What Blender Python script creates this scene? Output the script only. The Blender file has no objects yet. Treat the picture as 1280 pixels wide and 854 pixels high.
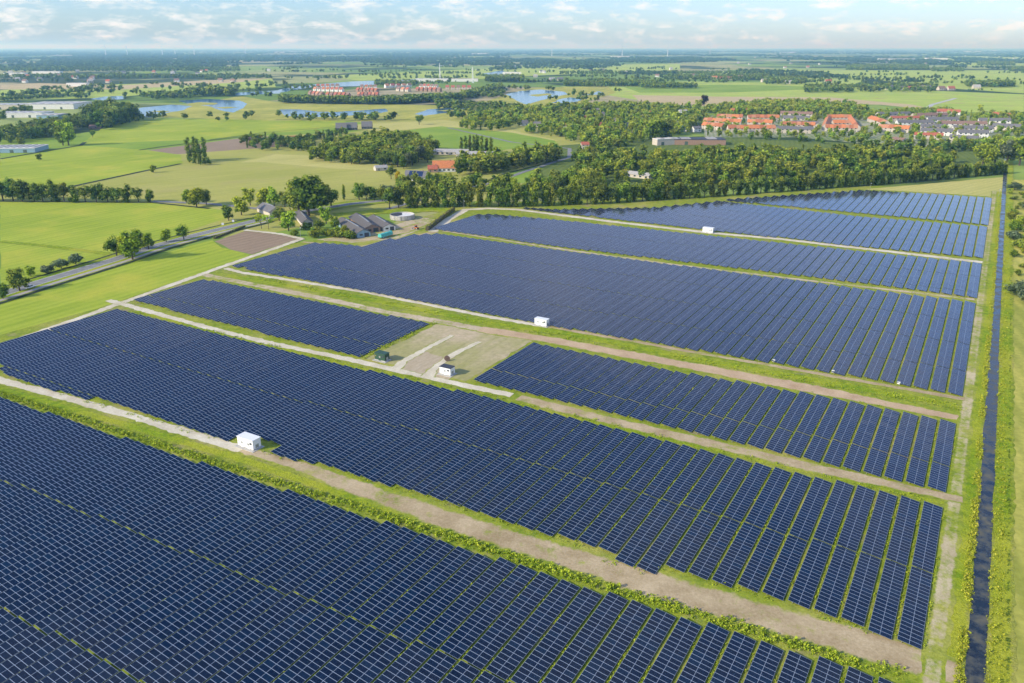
import bpy, math, random
import numpy as np
from mathutils import Vector, noise
random.seed(7)
RNG = np.random.default_rng(11)
COL = bpy.context.scene.collection
# ---------------------------------------------------------------- camera model (measured from the photograph)
FPX, H, YH = 1000.0, 110.0, 59.0
PITCH = math.atan((427 - YH) / FPX)
CP, SP = math.cos(PITCH), math.sin(PITCH)
AZ = math.atan((1266 - 640) / (FPX * CP + (427 - YH) * SP))      # heading of the solar rows
RX, RY = math.sin(AZ), math.cos(AZ)                              # along the rows
CX, CY = math.cos(AZ), -math.sin(AZ)                             # across the rows
def G(x, y, z=0.0):                                              # survey point of the photograph -> ground metres
    u = x - 640; v = 427 - y
    t = (H - z) / (FPX * SP - v * CP)
    return (u * t, (FPX * CP + v * SP) * t)
def F(x, y, z=0.0):
    a, b = G(x, y, z)
    return (a * RX + b * RY, a * CX + b * CY)
def W(s, c): return (s * RX + c * CX, s * RY + c * CY)
def mpp(y): return H / (FPX * SP - (427 - y) * CP)                # metres per pixel at ground row y
# ---------------------------------------------------------------- small helpers
ORD = ['', 'first', 'second', 'third', 'fourth', 'fifth', 'sixth', 'seventh', 'eighth', 'ninth', 'tenth', 'eleventh', 'twelfth',
       'thirteenth', 'fourteenth', 'fifteenth', 'sixteenth', 'seventeenth', 'eighteenth', 'nineteenth']
TENS = {2: 'twent', 3: 'thirt', 4: 'fort', 5: 'fift', 6: 'sixt', 7: 'sevent', 8: 'eight', 9: 'ninet'}
def nth(n):
    if n < 20: return ORD[n]
    if n >= 100: return 'hundred-and-' + nth(n - 100) if n > 100 else 'hundredth'
    t, r = divmod(n, 10)
    return TENS[t] + ('ieth' if r == 0 else 'y-' + ORD[r])
def tag(o, label=None, cat=None, group=None, kind=None):
    if label: o['label'] = label
    if cat: o['category'] = cat
    if group: o['group'] = group
    if kind: o['kind'] = kind
    return o
def empty(name, loc, rz=0.0, label=None, cat=None, group=None, scale=1.0):
    o = bpy.data.objects.new(name, None); COL.objects.link(o)
    o.location = loc; o.rotation_euler = (0, 0, rz); o.empty_display_size = 0.5
    o.scale = (scale,) * 3 if not isinstance(scale, (tuple, list)) else scale
    return tag(o, label, cat, group)
def link(name, me, parent=None, loc=(0, 0, 0), rz=0.0):
    o = bpy.data.objects.new(name, me); COL.objects.link(o)
    o.location = loc; o.rotation_euler = (0, 0, rz)
    if parent: o.parent = parent
    return o
def mesh_np(name, verts, faces, mats, attrs=None, uv=None, smooth=False, midx=None):
    """faces: (n,k) array or list of lists"""
    me = bpy.data.meshes.new(name)
    if isinstance(faces, np.ndarray):
        n, k = faces.shape
        me.vertices.add(len(verts)); me.vertices.foreach_set('co', np.asarray(verts, np.float32).ravel())
        me.loops.add(n * k); me.loops.foreach_set('vertex_index', faces.astype(np.int32).ravel())
        me.polygons.add(n)
        me.polygons.foreach_set('loop_start', (np.arange(n) * k).astype(np.int32))
        me.update(calc_edges=True)
    else:
        me.from_pydata([tuple(v) for v in verts], [], faces); me.update()
    for m in (mats if isinstance(mats, (list, tuple)) else [mats]): me.materials.append(m)
    if midx is not None: me.polygons.foreach_set('material_index', np.asarray(midx, np.int32))
    if attrs:
        for an, av in attrs.items():
            a = me.attributes.new(an, 'FLOAT', 'POINT'); a.data.foreach_set('value', np.asarray(av, np.float32))
    if uv is not None:
        l = me.uv_layers.new(name='UVMap'); l.data.foreach_set('uv', np.asarray(uv, np.float32).ravel())
    if smooth: me.polygons.foreach_set('use_smooth', np.ones(len(me.polygons), bool))
    return me
class MB:                                                        # collects solids, builds ONE mesh
    def __init__(s): s.v = []; s.f = []; s.m = []
    def add(s, vs, fs, m=0):
        b = len(s.v); s.v += [tuple(v) for v in vs]; s.f += [[b + i for i in f] for f in fs]; s.m += [m] * len(fs); return s
    def box(s, x0, x1, y0, y1, z0, z1, m=0):
        return s.add([(x0,y0,z0),(x1,y0,z0),(x1,y1,z0),(x0,y1,z0),(x0,y0,z1),(x1,y0,z1),(x1,y1,z1),(x0,y1,z1)],
                     [(3,2,1,0),(4,5,6,7),(0,1,5,4),(1,2,6,5),(2,3,7,6),(3,0,4,7)], m)
    def gable_walls(s, L, D, h, r, m=0):                          # ridge along x
        a, b = L / 2, D / 2
        return s.add([(-a,-b,0),(a,-b,0),(a,b,0),(-a,b,0),(-a,-b,h),(a,-b,h),(a,b,h),(-a,b,h),(-a,0,r),(a,0,r)],
                     [(0,1,5,4),(2,3,7,6),(1,2,6,9,5),(3,0,4,8,7)], m)
    def gable_roof(s, L, D, h, r, o=0.45, t=0.22, m=0):
        a, b = L / 2 + o * .6, D / 2 + o; k = (r - h) / (D / 2); e = h - o * k + .02; r2 = r + .02
        vs = []
        for x in (-a, a): vs += [(x,-b,e),(x,0,r2),(x,b,e),(x,-b,e+t),(x,0,r2+t*1.1),(x,b,e+t)]
        return s.add(vs, [(3,9,10,4),(4,10,11,5),(0,1,7,6),(1,2,8,7),(0,6,9,3),(2,5,11,8),(0,3,4,1),(1,4,5,2),(6,7,10,9),(7,8,11,10)], m)
    def tube(s, p, q, r0, r1, n=8, m=0, cap=True):
        p = Vector(p); q = Vector(q); d = (q - p).normalized(); a = d.orthogonal().normalized(); b = d.cross(a)
        vs = [];
        for c, r in ((p, r0), (q, r1)):
            for i in range(n):
                t = 2 * math.pi * i / n; vs.append(c + (a * math.cos(t) + b * math.sin(t)) * r)
        fs = [(i, (i + 1) % n, n + (i + 1) % n, n + i) for i in range(n)]
        if cap: fs += [tuple(range(n - 1, -1, -1)), tuple(range(n, 2 * n))]
        return s.add(vs, fs, m)
    def mesh(s, name, mats):
        return mesh_np(name, s.v, s.f, mats, midx=s.m)
    def build(s, name, mats, parent=None, loc=(0, 0, 0), rz=0.0):
        return link(name, s.mesh(name, mats), parent, loc, rz)
def copy_tree(o, parent=None):
    c = o.copy(); COL.objects.link(c)
    if parent: c.parent = parent
    for ch in o.children: copy_tree(ch, c)
    return c
# ---------------------------------------------------------------- materials
class NT:
    def __init__(s, name):
        s.mat = bpy.data.materials.new(name); s.mat.use_nodes = True; s.t = s.mat.node_tree; s.t.nodes.clear()
        s.out = s.t.nodes.new('ShaderNodeOutputMaterial')
    def n(s, typ, **kw):
        nd = s.t.nodes.new(typ)
        for k, v in kw.items():
            if k.startswith('i_'): nd.inputs[k[2:].replace('_', ' ')].default_value = v
            else: setattr(nd, k, v)
        return nd
    def l(s, a, b): s.t.links.new(a, b)
    def coord(s, kind='Object', scale=None):
        tc = s.n('ShaderNodeTexCoord'); o = tc.outputs[kind]
        if scale is not None:
            mp = s.n('ShaderNodeMapping'); mp.inputs['Scale'].default_value = scale; s.l(o, mp.inputs['Vector']); o = mp.outputs[0]
        return o
    def noise(s, vec, scale, detail=4, rough=.55, dist=0.0):
        n = s.n('ShaderNodeTexNoise'); n.inputs['Scale'].default_value = scale; n.inputs['Detail'].default_value = detail
        n.inputs['Roughness'].default_value = rough; n.inputs['Distortion'].default_value = dist
        s.l(vec, n.inputs['Vector']); return n.outputs['Fac']
    def ramp(s, fac, stops):
        r = s.n('ShaderNodeValToRGB'); cr = r.color_ramp
        while len(cr.elements) < len(stops): cr.elements.new(0.5)
        for e, (p, c) in zip(cr.elements, stops):
            e.position = p; e.color = (c, c, c, 1) if isinstance(c, (int, float)) else (*c, 1)
        s.l(fac, r.inputs[0]); return r.outputs[0]
    def mix(s, fac, a, b, mode='MIX'):
        m = s.n('ShaderNodeMix', data_type='RGBA', blend_type=mode)
        for sock, v in ((m.inputs[0], fac), (m.inputs[6], a), (m.inputs[7], b)):
            if isinstance(v, (int, float)): sock.default_value = v
            elif isinstance(v, tuple): sock.default_value = (*v, 1)
            else: s.l(v, sock)
        return m.outputs[2]
    def math(s, op, a, b=None, c=None, clamp=False):
        m = s.n('ShaderNodeMath', operation=op, use_clamp=clamp)
        for i, v in enumerate((a, b, c)):
            if v is None: continue
            if isinstance(v, (int, float)): m.inputs[i].default_value = v
            else: s.l(v, m.inputs[i])
        return m.outputs[0]
    def attr(s, name):
        a = s.n('ShaderNodeAttribute', attribute_name=name); return a.outputs['Fac']
    def bsdf(s, color, rough=.9, spec=.2, metal=0.0, bump=None, bstr=.3, bdist=.1):
        b = s.n('ShaderNodeBsdfPrincipled')
        if isinstance(color, tuple): b.inputs['Base Color'].default_value = (*color, 1)
        else: s.l(color, b.inputs['Base Color'])
        if isinstance(rough, (int, float)): b.inputs['Roughness'].default_value = rough
        else: s.l(rough, b.inputs['Roughness'])
        b.inputs['Specular IOR Level'].default_value = spec; b.inputs['Metallic'].default_value = metal
        if bump is not None:
            bp = s.n('ShaderNodeBump'); bp.inputs['Strength'].default_value = bstr; bp.inputs['Distance'].default_value = bdist
            s.l(bump, bp.inputs['Height']); s.l(bp.outputs[0], b.inputs['Normal'])
        s.l(b.outputs[0], s.out.inputs[0]); return b
def simple(name, col, rough=.8, var=.12, scale=.5, spec=.3, metal=0.0):
    t = NT(name); v = t.coord('Object'); n = t.noise(v, scale, 5)
    lo = tuple(c * (1 - var * 1.6) for c in col); hi = tuple(min(1, c * (1 + var)) for c in col)
    t.bsdf(t.ramp(n, [(.3, lo), (.7, hi)]), rough, spec, metal); return t.mat
GR_A, GR_B, GR_C = (.19, .27, .022), (.39, .43, .045), (.54, .47, .13)
def grass_color(t, vec, a=GR_A, b=GR_B, c=GR_C, yellow=.58):
    n1 = t.noise(vec, .035, 3); n2 = t.noise(vec, .35, 5, .65); n3 = t.noise(vec, 1.9, 4, .7)
    g = t.mix(t.ramp(n2, [(.35, 0.), (.65, 1.)]), a, b)
    g = t.mix(t.ramp(n1, [(yellow - .1, 0.), (yellow + .12, .75)]), g, c)
    return t.mix(t.ramp(n3, [(.3, .55), (.6, 0.)]), g, tuple(x * .45 for x in a)), n3
def field_mat(name, a, b, ang=0.0, stripe=.04, streak=12.0, tuft=.35, yellow=None, mow=.9):
    t = NT(name); v = t.coord('Object')
    m0 = t.n('ShaderNodeMapping'); m0.inputs['Rotation'].default_value = (0, 0, ang); t.l(v, m0.inputs['Vector'])
    mp = t.n('ShaderNodeMapping'); mp.inputs['Scale'].default_value = (1, 1 / streak, 1); t.l(m0.outputs[0], mp.inputs['Vector'])
    st = t.noise(mp.outputs[0], stripe * 4, 4, .6)
    wv = t.n('ShaderNodeTexWave', wave_type='BANDS', bands_direction='X'); wv.inputs['Scale'].default_value = .055; wv.inputs['Distortion'].default_value = 3.5; wv.inputs['Detail'].default_value = 3; wv.inputs['Detail Scale'].default_value = .02; t.l(m0.outputs[0], wv.inputs['Vector'])
    st = t.math('ADD', t.math('MULTIPLY', st, .8), t.math('MULTIPLY', wv.outputs['Fac'], .2 * mow)); big = t.noise(v, .011, 3); fine = t.noise(v, .5, 4, .7)
    m = t.math('ADD', t.math('MULTIPLY', st, .55), t.math('MULTIPLY', big, .45))
    c = t.ramp(m, [(.38, a), (.62, b)])
    if yellow: c = t.mix(t.ramp(t.noise(v, .022, 4, .6), [(.52, 0.), (.7, .8)]), c, yellow)
    c = t.mix(t.ramp(fine, [(.3, tuft), (.6, 0.)]), c, tuple(x * .5 for x in a))
    t.bsdf(c, .95, .08, bump=fine, bstr=.4, bdist=.25); return t.mat
# ground of the solar park
t = NT('park_grass'); v = t.coord('Object'); gc, n3 = grass_color(t, v)
soil = t.ramp(t.noise(v, .9, 5, .7), [(.3, (.27, .20, .125)), (.7, (.42, .33, .22))])
gc = t.mix(t.ramp(t.noise(v, .06, 5, .7), [(.56, 0.), (.68, .8)]), gc, soil)
t.bsdf(gc, .95, .08, bump=n3, bstr=.6, bdist=.25); M_PARK = t.mat
def strip_mat(name, lo, hi, keep=.72, rough=.5, patch=.5):
    t = NT(name); v = t.coord('Object'); gc, n3 = grass_color(t, v)
    s = t.ramp(t.math('ADD', t.math('MULTIPLY', t.noise(v, .12, 4), .5), t.math('MULTIPLY', t.noise(v, 1.6, 6, .75), .5)), [(.38, lo), (.62, hi)])
    e = t.attr('edge')
    n = t.math('ADD', t.math('MULTIPLY', t.noise(v, .28, 6, rough + .15), .55), t.math('MULTIPLY', t.noise(v, .045, 3), .45))
    k = t.math('ADD', t.math('MULTIPLY', t.math('POWER', e, 1.6), .42), n)
    rut = t.ramp(e, [(.0, .10), (.12, .07), (.30, -.04 + .04), (.5, 0.)])
    k = t.math('ADD', t.math('ADD', k, rut), t.math('MULTIPLY', t.math('SUBTRACT', t.noise(v, 2.2, 3, .8), .5), .28))
    fac = t.ramp(k, [(keep - .07, 0.), (keep + .07, 1.)])
    t.bsdf(t.mix(fac, s, gc), .95, .1, bump=n3, bstr=.4, bdist=.15); return t.mat
M_SAND = strip_mat('sandy_track', (.52, .45, .31), (.78, .71, .55), .82)
M_DIRT = strip_mat('dry_dirt', (.35, .26, .14), (.58, .46, .285), .68)
M_BROWN = strip_mat('brown_soil', (.44, .30, .18), (.62, .46, .29), .76)
M_TAN = strip_mat('patchy_soil', (.44, .34, .21), (.64, .53, .37), .64)
M_TRK = strip_mat('margin_track', (.42, .34, .19), (.64, .54, .34), .57)
M_PINK = field_mat('bare_soil', (.47, .38, .25), (.62, .52, .37), AZ, stripe=.2, streak=5, tuft=.25, mow=.1)
M_DRY = field_mat('dry_grass', (.38, .36, .14), (.56, .46, .28), AZ, stripe=.12, streak=9, tuft=.4, yellow=(.60, .47, .33), mow=.3)
t = NT('lush_verge'); v = t.coord('Object'); gc, n3 = grass_color(t, v, (.17, .29, .014), (.38, .47, .022), (.54, .52, .05), .5)
g0, _ = grass_color(t, v); e = t.attr('edge'); k = t.math('ADD', t.math('MULTIPLY', e, .5), t.noise(v, .3, 5, .7))
t.bsdf(t.mix(t.ramp(k, [(.72, 0.), (.85, 1.)]), gc, g0), .95, .08, bump=n3, bstr=1., bdist=.4); M_LUSH = t.mat
# solar glass: two portrait modules across the table, UV in module units
t = NT('solar_panel'); uv = t.n('ShaderNodeUVMap').outputs[0]; sp = t.n('ShaderNodeSeparateXYZ'); t.l(uv, sp.inputs[0])
def line(sock, period, half):                                    # 1 near multiples of period
    f = t.math('FRACT', t.math('ADD', t.math('DIVIDE', sock, period), .5)); d = t.math('ABSOLUTE', t.math('SUBTRACT', f, .5))
    return t.math('LESS_THAN', d, half / period)
lu = line(sp.outputs[0], 1.0, .020); lv = line(sp.outputs[1], 1.0, .040)
half = line(t.math('ADD', sp.outputs[0], .5), 1.0, .005); cell = line(sp.outputs[1], 1 / 6, .008)
mx = t.math('MAXIMUM', lu, lv)
ob = t.n('ShaderNodeObjectInfo').outputs['Random']
wn = t.n('ShaderNodeTexWhiteNoise', noise_dimensions='3D')
fl = t.n('ShaderNodeVectorMath', operation='FLOOR'); t.l(uv, fl.inputs[0])
ad = t.n('ShaderNodeVectorMath', operation='ADD'); t.l(fl.outputs[0], ad.inputs[0])
cb = t.n('ShaderNodeCombineXYZ'); t.l(ob, cb.inputs[2]); t.l(cb.outputs[0], ad.inputs[1]); t.l(ad.outputs[0], wn.inputs['Vector'])
cellc = t.ramp(wn.outputs['Value'], [(0., (.0004, .007, .026)), (.7, (.0006, .010, .036)), (1., (.0015, .017, .048))])
big = t.noise(t.coord('Object'), .02, 3)
cellc = t.mix(t.math('MULTIPLY', t.math('MAXIMUM', half, t.math('MULTIPLY', cell, .5)), .35), cellc, (.08, .11, .19))
frm = t.mix(t.math('MAXIMUM', lv, t.math('MULTIPLY', lu, .7)), cellc, (.24, .32, .46))
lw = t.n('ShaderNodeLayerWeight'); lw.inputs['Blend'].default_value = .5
cellc = t.mix(t.ramp(lw.outputs['Facing'], [(.45, 0.), (.85, 1.)]), cellc, (.014, .012, .046))  # purple coating sheen at grazing view, mixed into the base colour
frm = t.mix(t.math('MULTIPLY', t.math('MAXIMUM', lv, t.math('MULTIPLY', lu, .75)), 1.), cellc, (.36, .42, .50))
b = t.bsdf(frm, t.math('ADD', t.math('MULTIPLY', mx,   .25), .07), .5); b.inputs['IOR'].default_value = 1.45
nj = t.n('ShaderNodeVectorMath', operation='SUBTRACT'); t.l(wn.outputs['Color'], nj.inputs[0]); nj.inputs[1].default_value = (.5, .5, .5)
ns = t.n('ShaderNodeVectorMath', operation='SCALE'); t.l(nj.outputs[0], ns.inputs[0]); ns.inputs['Scale'].default_value = .022
ge = t.n('ShaderNodeNewGeometry'); na = t.n('ShaderNodeVectorMath', operation='ADD'); t.l(ge.outputs['Normal'], na.inputs[0]); t.l(ns.outputs[0], na.inputs[1])
nn_ = t.n('ShaderNodeVectorMath', operation='NORMALIZE'); t.l(na.outputs[0], nn_.inputs[0]); t.l(nn_.outputs[0], b.inputs['Normal'])
b.inputs['Coat Weight'].default_value = 0.0
M_PANEL = t.mat
M_STEEL = simple('galvanised_steel', (.42, .43, .44), .5, .15, 2., .5, .6)
M_PBACK = simple('panel_frame_edge', (.05, .055, .07), .5, .1)
def leaf_mat(name, dark, light, hi):
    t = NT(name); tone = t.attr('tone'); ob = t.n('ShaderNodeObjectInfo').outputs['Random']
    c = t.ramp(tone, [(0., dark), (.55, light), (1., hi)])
    hv = t.n('ShaderNodeHueSaturation'); t.l(c, hv.inputs['Color'])
    ob = t.math('FRACT', t.math('ADD', ob, t.attr('hue')))
    t.l(t.math('ADD', t.math('MULTIPLY', ob, .055), .468), hv.inputs['Hue']); t.l(t.math('ADD', t.math('MULTIPLY', t.math('FRACT', t.math('MULTIPLY', ob, 7.31)), .55), .74), hv.inputs['Value'])
    hv.inputs['Saturation'].default_value = 1.0
    d = t.n('ShaderNodeBsdfDiffuse'); tr = t.n('ShaderNodeBsdfTranslucent'); t.l(hv.outputs[0], d.inputs[0])
    t.l(t.mix(.5, hv.outputs[0], (.25, .32, .02)), tr.inputs[0])
    m = t.n('ShaderNodeMixShader'); m.inputs[0].default_value = .28; t.l(d.outputs[0], m.inputs[1]); t.l(tr.outputs[0], m.inputs[2]); t.l(m.outputs[0], t.out.inputs[0])
    return t.mat
L_MID = leaf_mat('leaves_green', (.028, .065, .012), (.20, .28, .034), (.42, .46, .06))
L_DARK = leaf_mat('leaves_dark', (.018, .046, .016), (.13, .21, .035), (.32, .38, .06))
L_LIGHT = leaf_mat('leaves_light', (.07, .13, .014), (.33, .44, .035), (.60, .66, .07))
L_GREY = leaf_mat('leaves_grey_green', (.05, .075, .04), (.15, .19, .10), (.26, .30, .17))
L_YELLOW = leaf_mat('leaves_yellow', (.25, .20, .01), (.45, .38, .02), (.55, .48, .03))
L_RED = leaf_mat('leaves_copper', (.02, .01, .012), (.05, .022, .02), (.08, .04, .03))
L_WEED = leaf_mat('weed_leaves', (.10, .19, .018), (.33, .46, .035), (.58, .60, .07))
L_FAR = leaf_mat('far_leaves', (.028, .060, .022), (.16, .24, .045), (.32, .40, .07))
M_BARK = simple('bark', (.10, .08, .06), .9, .3, 3.)
# ---------------------------------------------------------------- leaf-cloud trees (unit height)
def leaf_cloud(rng, lobes, n, size, tone_base=None):
    """lobes: list of (centre, radius xyz); returns verts, quads, tone"""
    w = np.array([r[0] * r[1] + r[0] * r[2] for _, r in lobes]); w /= w.sum()
    li = rng.choice(len(lobes), n, p=w)
    d = rng.normal(size=(n, 3)); d /= np.linalg.norm(d, axis=1)[:, None]
    C_ = np.array([c for c, _ in lobes])[li]; R_ = np.array([r for _, r in lobes])[li]
    rad = rng.uniform(.70, 1.06, (n, 1))
    P = C_ + d * R_ * rad
    nrm = d + rng.normal(size=(n, 3)) * .38; nrm /= np.linalg.norm(nrm, axis=1)[:, None]
    up = rng.normal(size=(n, 3)); a = np.cross(nrm, up); a /= np.linalg.norm(a, axis=1)[:, None]; b = np.cross(nrm, a)
    s = size * rng.uniform(.6, 1.35, (n, 1)); s2 = s * rng.uniform(.45, 1.0, (n, 1))
    V = np.stack([P - a * s - b * s2 * .3, P - a * s * .1 - b * s2, P + a * s + b * s2 * .2, P + a * s * .15 + b * s2], 1).reshape(-1, 3)
    Fq = np.arange(n * 4).reshape(n, 4)
    lt = rng.uniform(-.18, .18, len(lobes))[li]
    tone = np.clip(.30 + lt + .16 * d[:, 2] + .34 * (P[:, 2] / max(.2, P[:, 2].max())) + (rad[:, 0] - .9) * .7 + rng.normal(size=n) * .08, 0, 1)  # crown shading painted into the tone: lighter tops and rims, darker insides
    return V, Fq, np.repeat(tone, 4)
def ico_core(c, r):
    t = (1 + 5 ** .5) / 2
    v = np.array([(-1,t,0),(1,t,0),(-1,-t,0),(1,-t,0),(0,-1,t),(0,1,t),(0,-1,-t),(0,1,-t),(t,0,-1),(t,0,1),(-t,0,-1),(-t,0,1)], float)
    v /= np.linalg.norm(v[0]); f = [(0,11,5),(0,5,1),(0,1,7),(0,7,10),(0,10,11),(1,5,9),(5,11,4),(11,10,2),(10,7,6),(7,1,8),(3,9,4),(3,4,2),(3,2,6),(3,6,8),(3,8,9),(4,9,5),(2,4,11),(6,2,10),(8,6,7),(9,8,1)]
    return v * np.array(r) + np.array(c), f
def tree_shape(kind, rng):
    L = []
    if kind == 'broad':
        w = rng.uniform(.32, .40); z0 = .10
        for k in range(11):
            a = rng.uniform(0, 6.28); q = rng.uniform(.25, 1) ** .6; z = rng.uniform(z0 + .10, .86)
            env = math.sqrt(max(.05, 1 - ((z - .52) / .48) ** 2)); r = rng.uniform(.12, .19)
            L.append(((math.cos(a) * q * w * env * .8, math.sin(a) * q * w * env * .8, z), (r, r, r * .85)))
        L.append(((0, 0, .54), (w * .74, w * .74, .38)))
    elif kind == 'row':                                          # close-set avenue tree, leafy nearly to the ground
        w = rng.uniform(.24, .30)
        for k in range(10):
            a = rng.uniform(0, 6.28); z = rng.uniform(.10, .86); env = .62 + .38 * math.sin(min(1, z / .5) * 1.57) - max(0, z - .6) * 1.1
            r = rng.uniform(.11, .16); L.append(((math.cos(a) * w * env * .65, math.sin(a) * w * env * .65, z), (r, r, r * 1.15)))
        L.append(((0, 0, .44), (w * .72, w * .72, .43)))
    elif kind == 'poplar':
        for k in range(12):
            z = .1 + .85 * k / 12; r = .105 * (1 - .5 * abs(z - .42) / .5) * rng.uniform(.85, 1.15); a = rng.uniform(0, 6.28)
            L.append(((math.cos(a) * .03, math.sin(a) * .03, z), (r, r, .09)))
    elif kind == 'shrub':
        for k in range(7):
            a = rng.uniform(0, 6.28); q = rng.uniform(0, .42); r = rng.uniform(.24, .36)
            L.append(((math.cos(a) * q, math.sin(a) * q, rng.uniform(.3, .62)), (r, r, r * .95)))
    elif kind == 'open':                                         # thin young street tree
        for k in range(8):
            a = rng.uniform(0, 6.28); q = rng.uniform(.1, .24); r = rng.uniform(.10, .16)
            L.append(((math.cos(a) * q, math.sin(a) * q, rng.uniform(.42, .86)), (r, r, r * .8)))
    return L
def make_tree_mesh(kind, seed, n, size, leaf):
    rng = np.random.default_rng(seed); L = tree_shape(kind, rng)
    V, Q, T = leaf_cloud(rng, L, n, size)
    vs, fs, tn = [V], [], [T]
    base = len(V); faces = Q.tolist()
    core = [(c, tuple(x * .66 for x in r)) for c, r in L] if kind != 'open' else []
    for c, r in core:
        cv, cf = ico_core(c, r); vs.append(cv); faces += [[base + i for i in f] for f in cf]; base += len(cv); tn.append(np.full(len(cv), .08))  # inner blobs in near-darkest leaf tone, painting the shade inside the crown
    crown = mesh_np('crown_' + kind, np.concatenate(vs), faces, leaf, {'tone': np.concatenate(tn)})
    m = MB(); tw = {'broad': .030, 'row': .020, 'poplar': .016, 'shrub': .03, 'open': .016}[kind]
    m.tube((0, 0, -.01), (0, 0, .42), tw, tw * .6, 7); m.tube((0, 0, .40), (0, 0, .72), tw * .6, tw * .25, 6)
    if kind != 'shrub':
        for k, (c, r) in enumerate(L[:6]):
            z = min(max(.2, c[2] - .22), .55); m.tube((0, 0, z), (c[0] * .9, c[1] * .9, c[2]), tw * .38, tw * .12, 5)
    trunk = m.mesh('trunk_' + kind, M_BARK)
    return crown, trunk
TREES = {}
def variants(key, kind, count, n, size, leaf, seed):
    TREES[key] = [make_tree_mesh(kind, seed + i, n, size, leaf) for i in range(count)]
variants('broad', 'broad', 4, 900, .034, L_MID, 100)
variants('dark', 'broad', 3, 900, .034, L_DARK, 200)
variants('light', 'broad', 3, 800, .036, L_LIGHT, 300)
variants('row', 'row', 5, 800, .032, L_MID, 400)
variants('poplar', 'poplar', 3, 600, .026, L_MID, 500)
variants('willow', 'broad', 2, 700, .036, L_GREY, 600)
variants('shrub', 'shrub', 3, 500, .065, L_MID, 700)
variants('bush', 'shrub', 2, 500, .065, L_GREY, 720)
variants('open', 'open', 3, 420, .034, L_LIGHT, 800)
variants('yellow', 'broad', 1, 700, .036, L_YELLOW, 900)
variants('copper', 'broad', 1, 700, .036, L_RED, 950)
ALLTREE = []
def tree(name, key, xy, h, label, cat='tree', group=None, wide=1.0):
    crown, trunk = random.choice(TREES[key])
    o = empty(name, (xy[0], xy[1], 0), random.uniform(0, 6.28), label, cat, group, (h * wide, h * wide, h))
    link('crown', crown, o); link('trunk', trunk, o); ALLTREE.append(xy)
    return o
def along(pts, step, jit=0.0):                                   # points every `step` metres on a ground polyline
    out = []; rest = 0.0
    for (a, b) in zip(pts, pts[1:]):
        d = math.dist(a, b); q = rest
        while q < d:
            f_ = q / d; out.append((a[0] + (b[0] - a[0]) * f_ + random.uniform(-jit, jit), a[1] + (b[1] - a[1]) * f_ + random.uniform(-jit, jit))); q += step
        rest = q - d
    return out
def GP(*px): return [G(x, y) for x, y in px]
def inside(p, poly):
    x, y = p; r = False; j = len(poly) - 1
    for i in range(len(poly)):
        xi, yi = poly[i]; xj, yj = poly[j]
        if (yi > y) != (yj > y) and x < (xj - xi) * (y - yi) / (yj - yi) + xi: r = not r
        j = i
    return r
def scatter(poly, spacing, avoid=()):
    x0 = min(p[0] for p in poly); x1 = max(p[0] for p in poly); y0 = min(p[1] for p in poly); y1 = max(p[1] for p in poly)
    out = []; y = y0; r = 0
    while y < y1:
        x = x0 + (spacing / 2 if r % 2 else 0)
        while x < x1:
            p = (x + random.uniform(-.38, .38) * spacing, y + random.uniform(-.38, .38) * spacing)
            if inside(p, poly) and not any(inside(p, a) for a in avoid): out.append(p)
            x += spacing
        y += spacing * .87; r += 1
    return out
# ---------------------------------------------------------------- flat sheets
ZL = [0.010]; ZS = [0.0]
def poly_sheet(name, pts, mat, z=None, kind='structure', jitter=0.0, seg=None):
    if seg:
        q = []
        for a, b in zip(pts, pts[1:] + pts[:1]):
            n = max(1, int(math.dist(a, b) / seg))
            for i in range(n):
                f_ = i / n; q.append((a[0] + (b[0] - a[0]) * f_ + random.uniform(-jitter, jitter), a[1] + (b[1] - a[1]) * f_ + random.uniform(-jitter, jitter)))
        pts = q
    if z is None: ZL[0] += .006; z = ZL[0]
    me = bpy.data.meshes.new(name)
    area = sum(a[0] * b[1] - b[0] * a[1] for a, b in zip(pts, pts[1:] + pts[:1]))
    if area < 0: pts = pts[::-1]
    me.from_pydata([(p[0], p[1], z) for p in pts], [], [list(range(len(pts)))]); me.update(); me.materials.append(mat)
    return tag(link(name, me), kind=kind)
def strip(name, line_, width, mat, z, seg=1.8, jit=.45):
    """line_: ground points; width metres or list; five points across, attribute edge = 0 centre .. 1 rim"""
    ws = width if isinstance(width, (list, tuple)) else [width] * len(line_)
    P = []; Wd = []
    for (a, b, wa, wb) in zip(line_, line_[1:], ws, ws[1:]):
        n = max(1, int(math.dist(a, b) / seg))
        for i in range(n):
            f_ = i / n; P.append((a[0] + (b[0] - a[0]) * f_, a[1] + (b[1] - a[1]) * f_)); Wd.append(wa + (wb - wa) * f_)
    P.append(line_[-1]); Wd.append(ws[-1]); vs = []; ed = []; fs = []
    ZS[0] += .0015; z = z + ZS[0] % .02
    for i, p in enumerate(P):
        a = P[max(0, i - 1)]; b = P[min(len(P) - 1, i + 1)]; d = math.dist(a, b) or 1; nx, ny = -(b[1] - a[1]) / d, (b[0] - a[0]) / d
        for k, (o, e) in enumerate(((-1, 1), (-.55, .35), (0, 0), (.55, .35), (1, 1))):
            r = Wd[i] / 2 * o + (random.uniform(-jit, jit) if e == 1 else 0)
            vs.append((p[0] + nx * r, p[1] + ny * r, z)); ed.append(e)
        if i: fs += [[(i - 1) * 5 + k, i * 5 + k, i * 5 + k + 1, (i - 1) * 5 + k + 1][::-1] for k in range(4)]
    me = mesh_np(name, vs, fs, mat, {'edge': ed})
    return tag(link(name, me), kind='structure')

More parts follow.
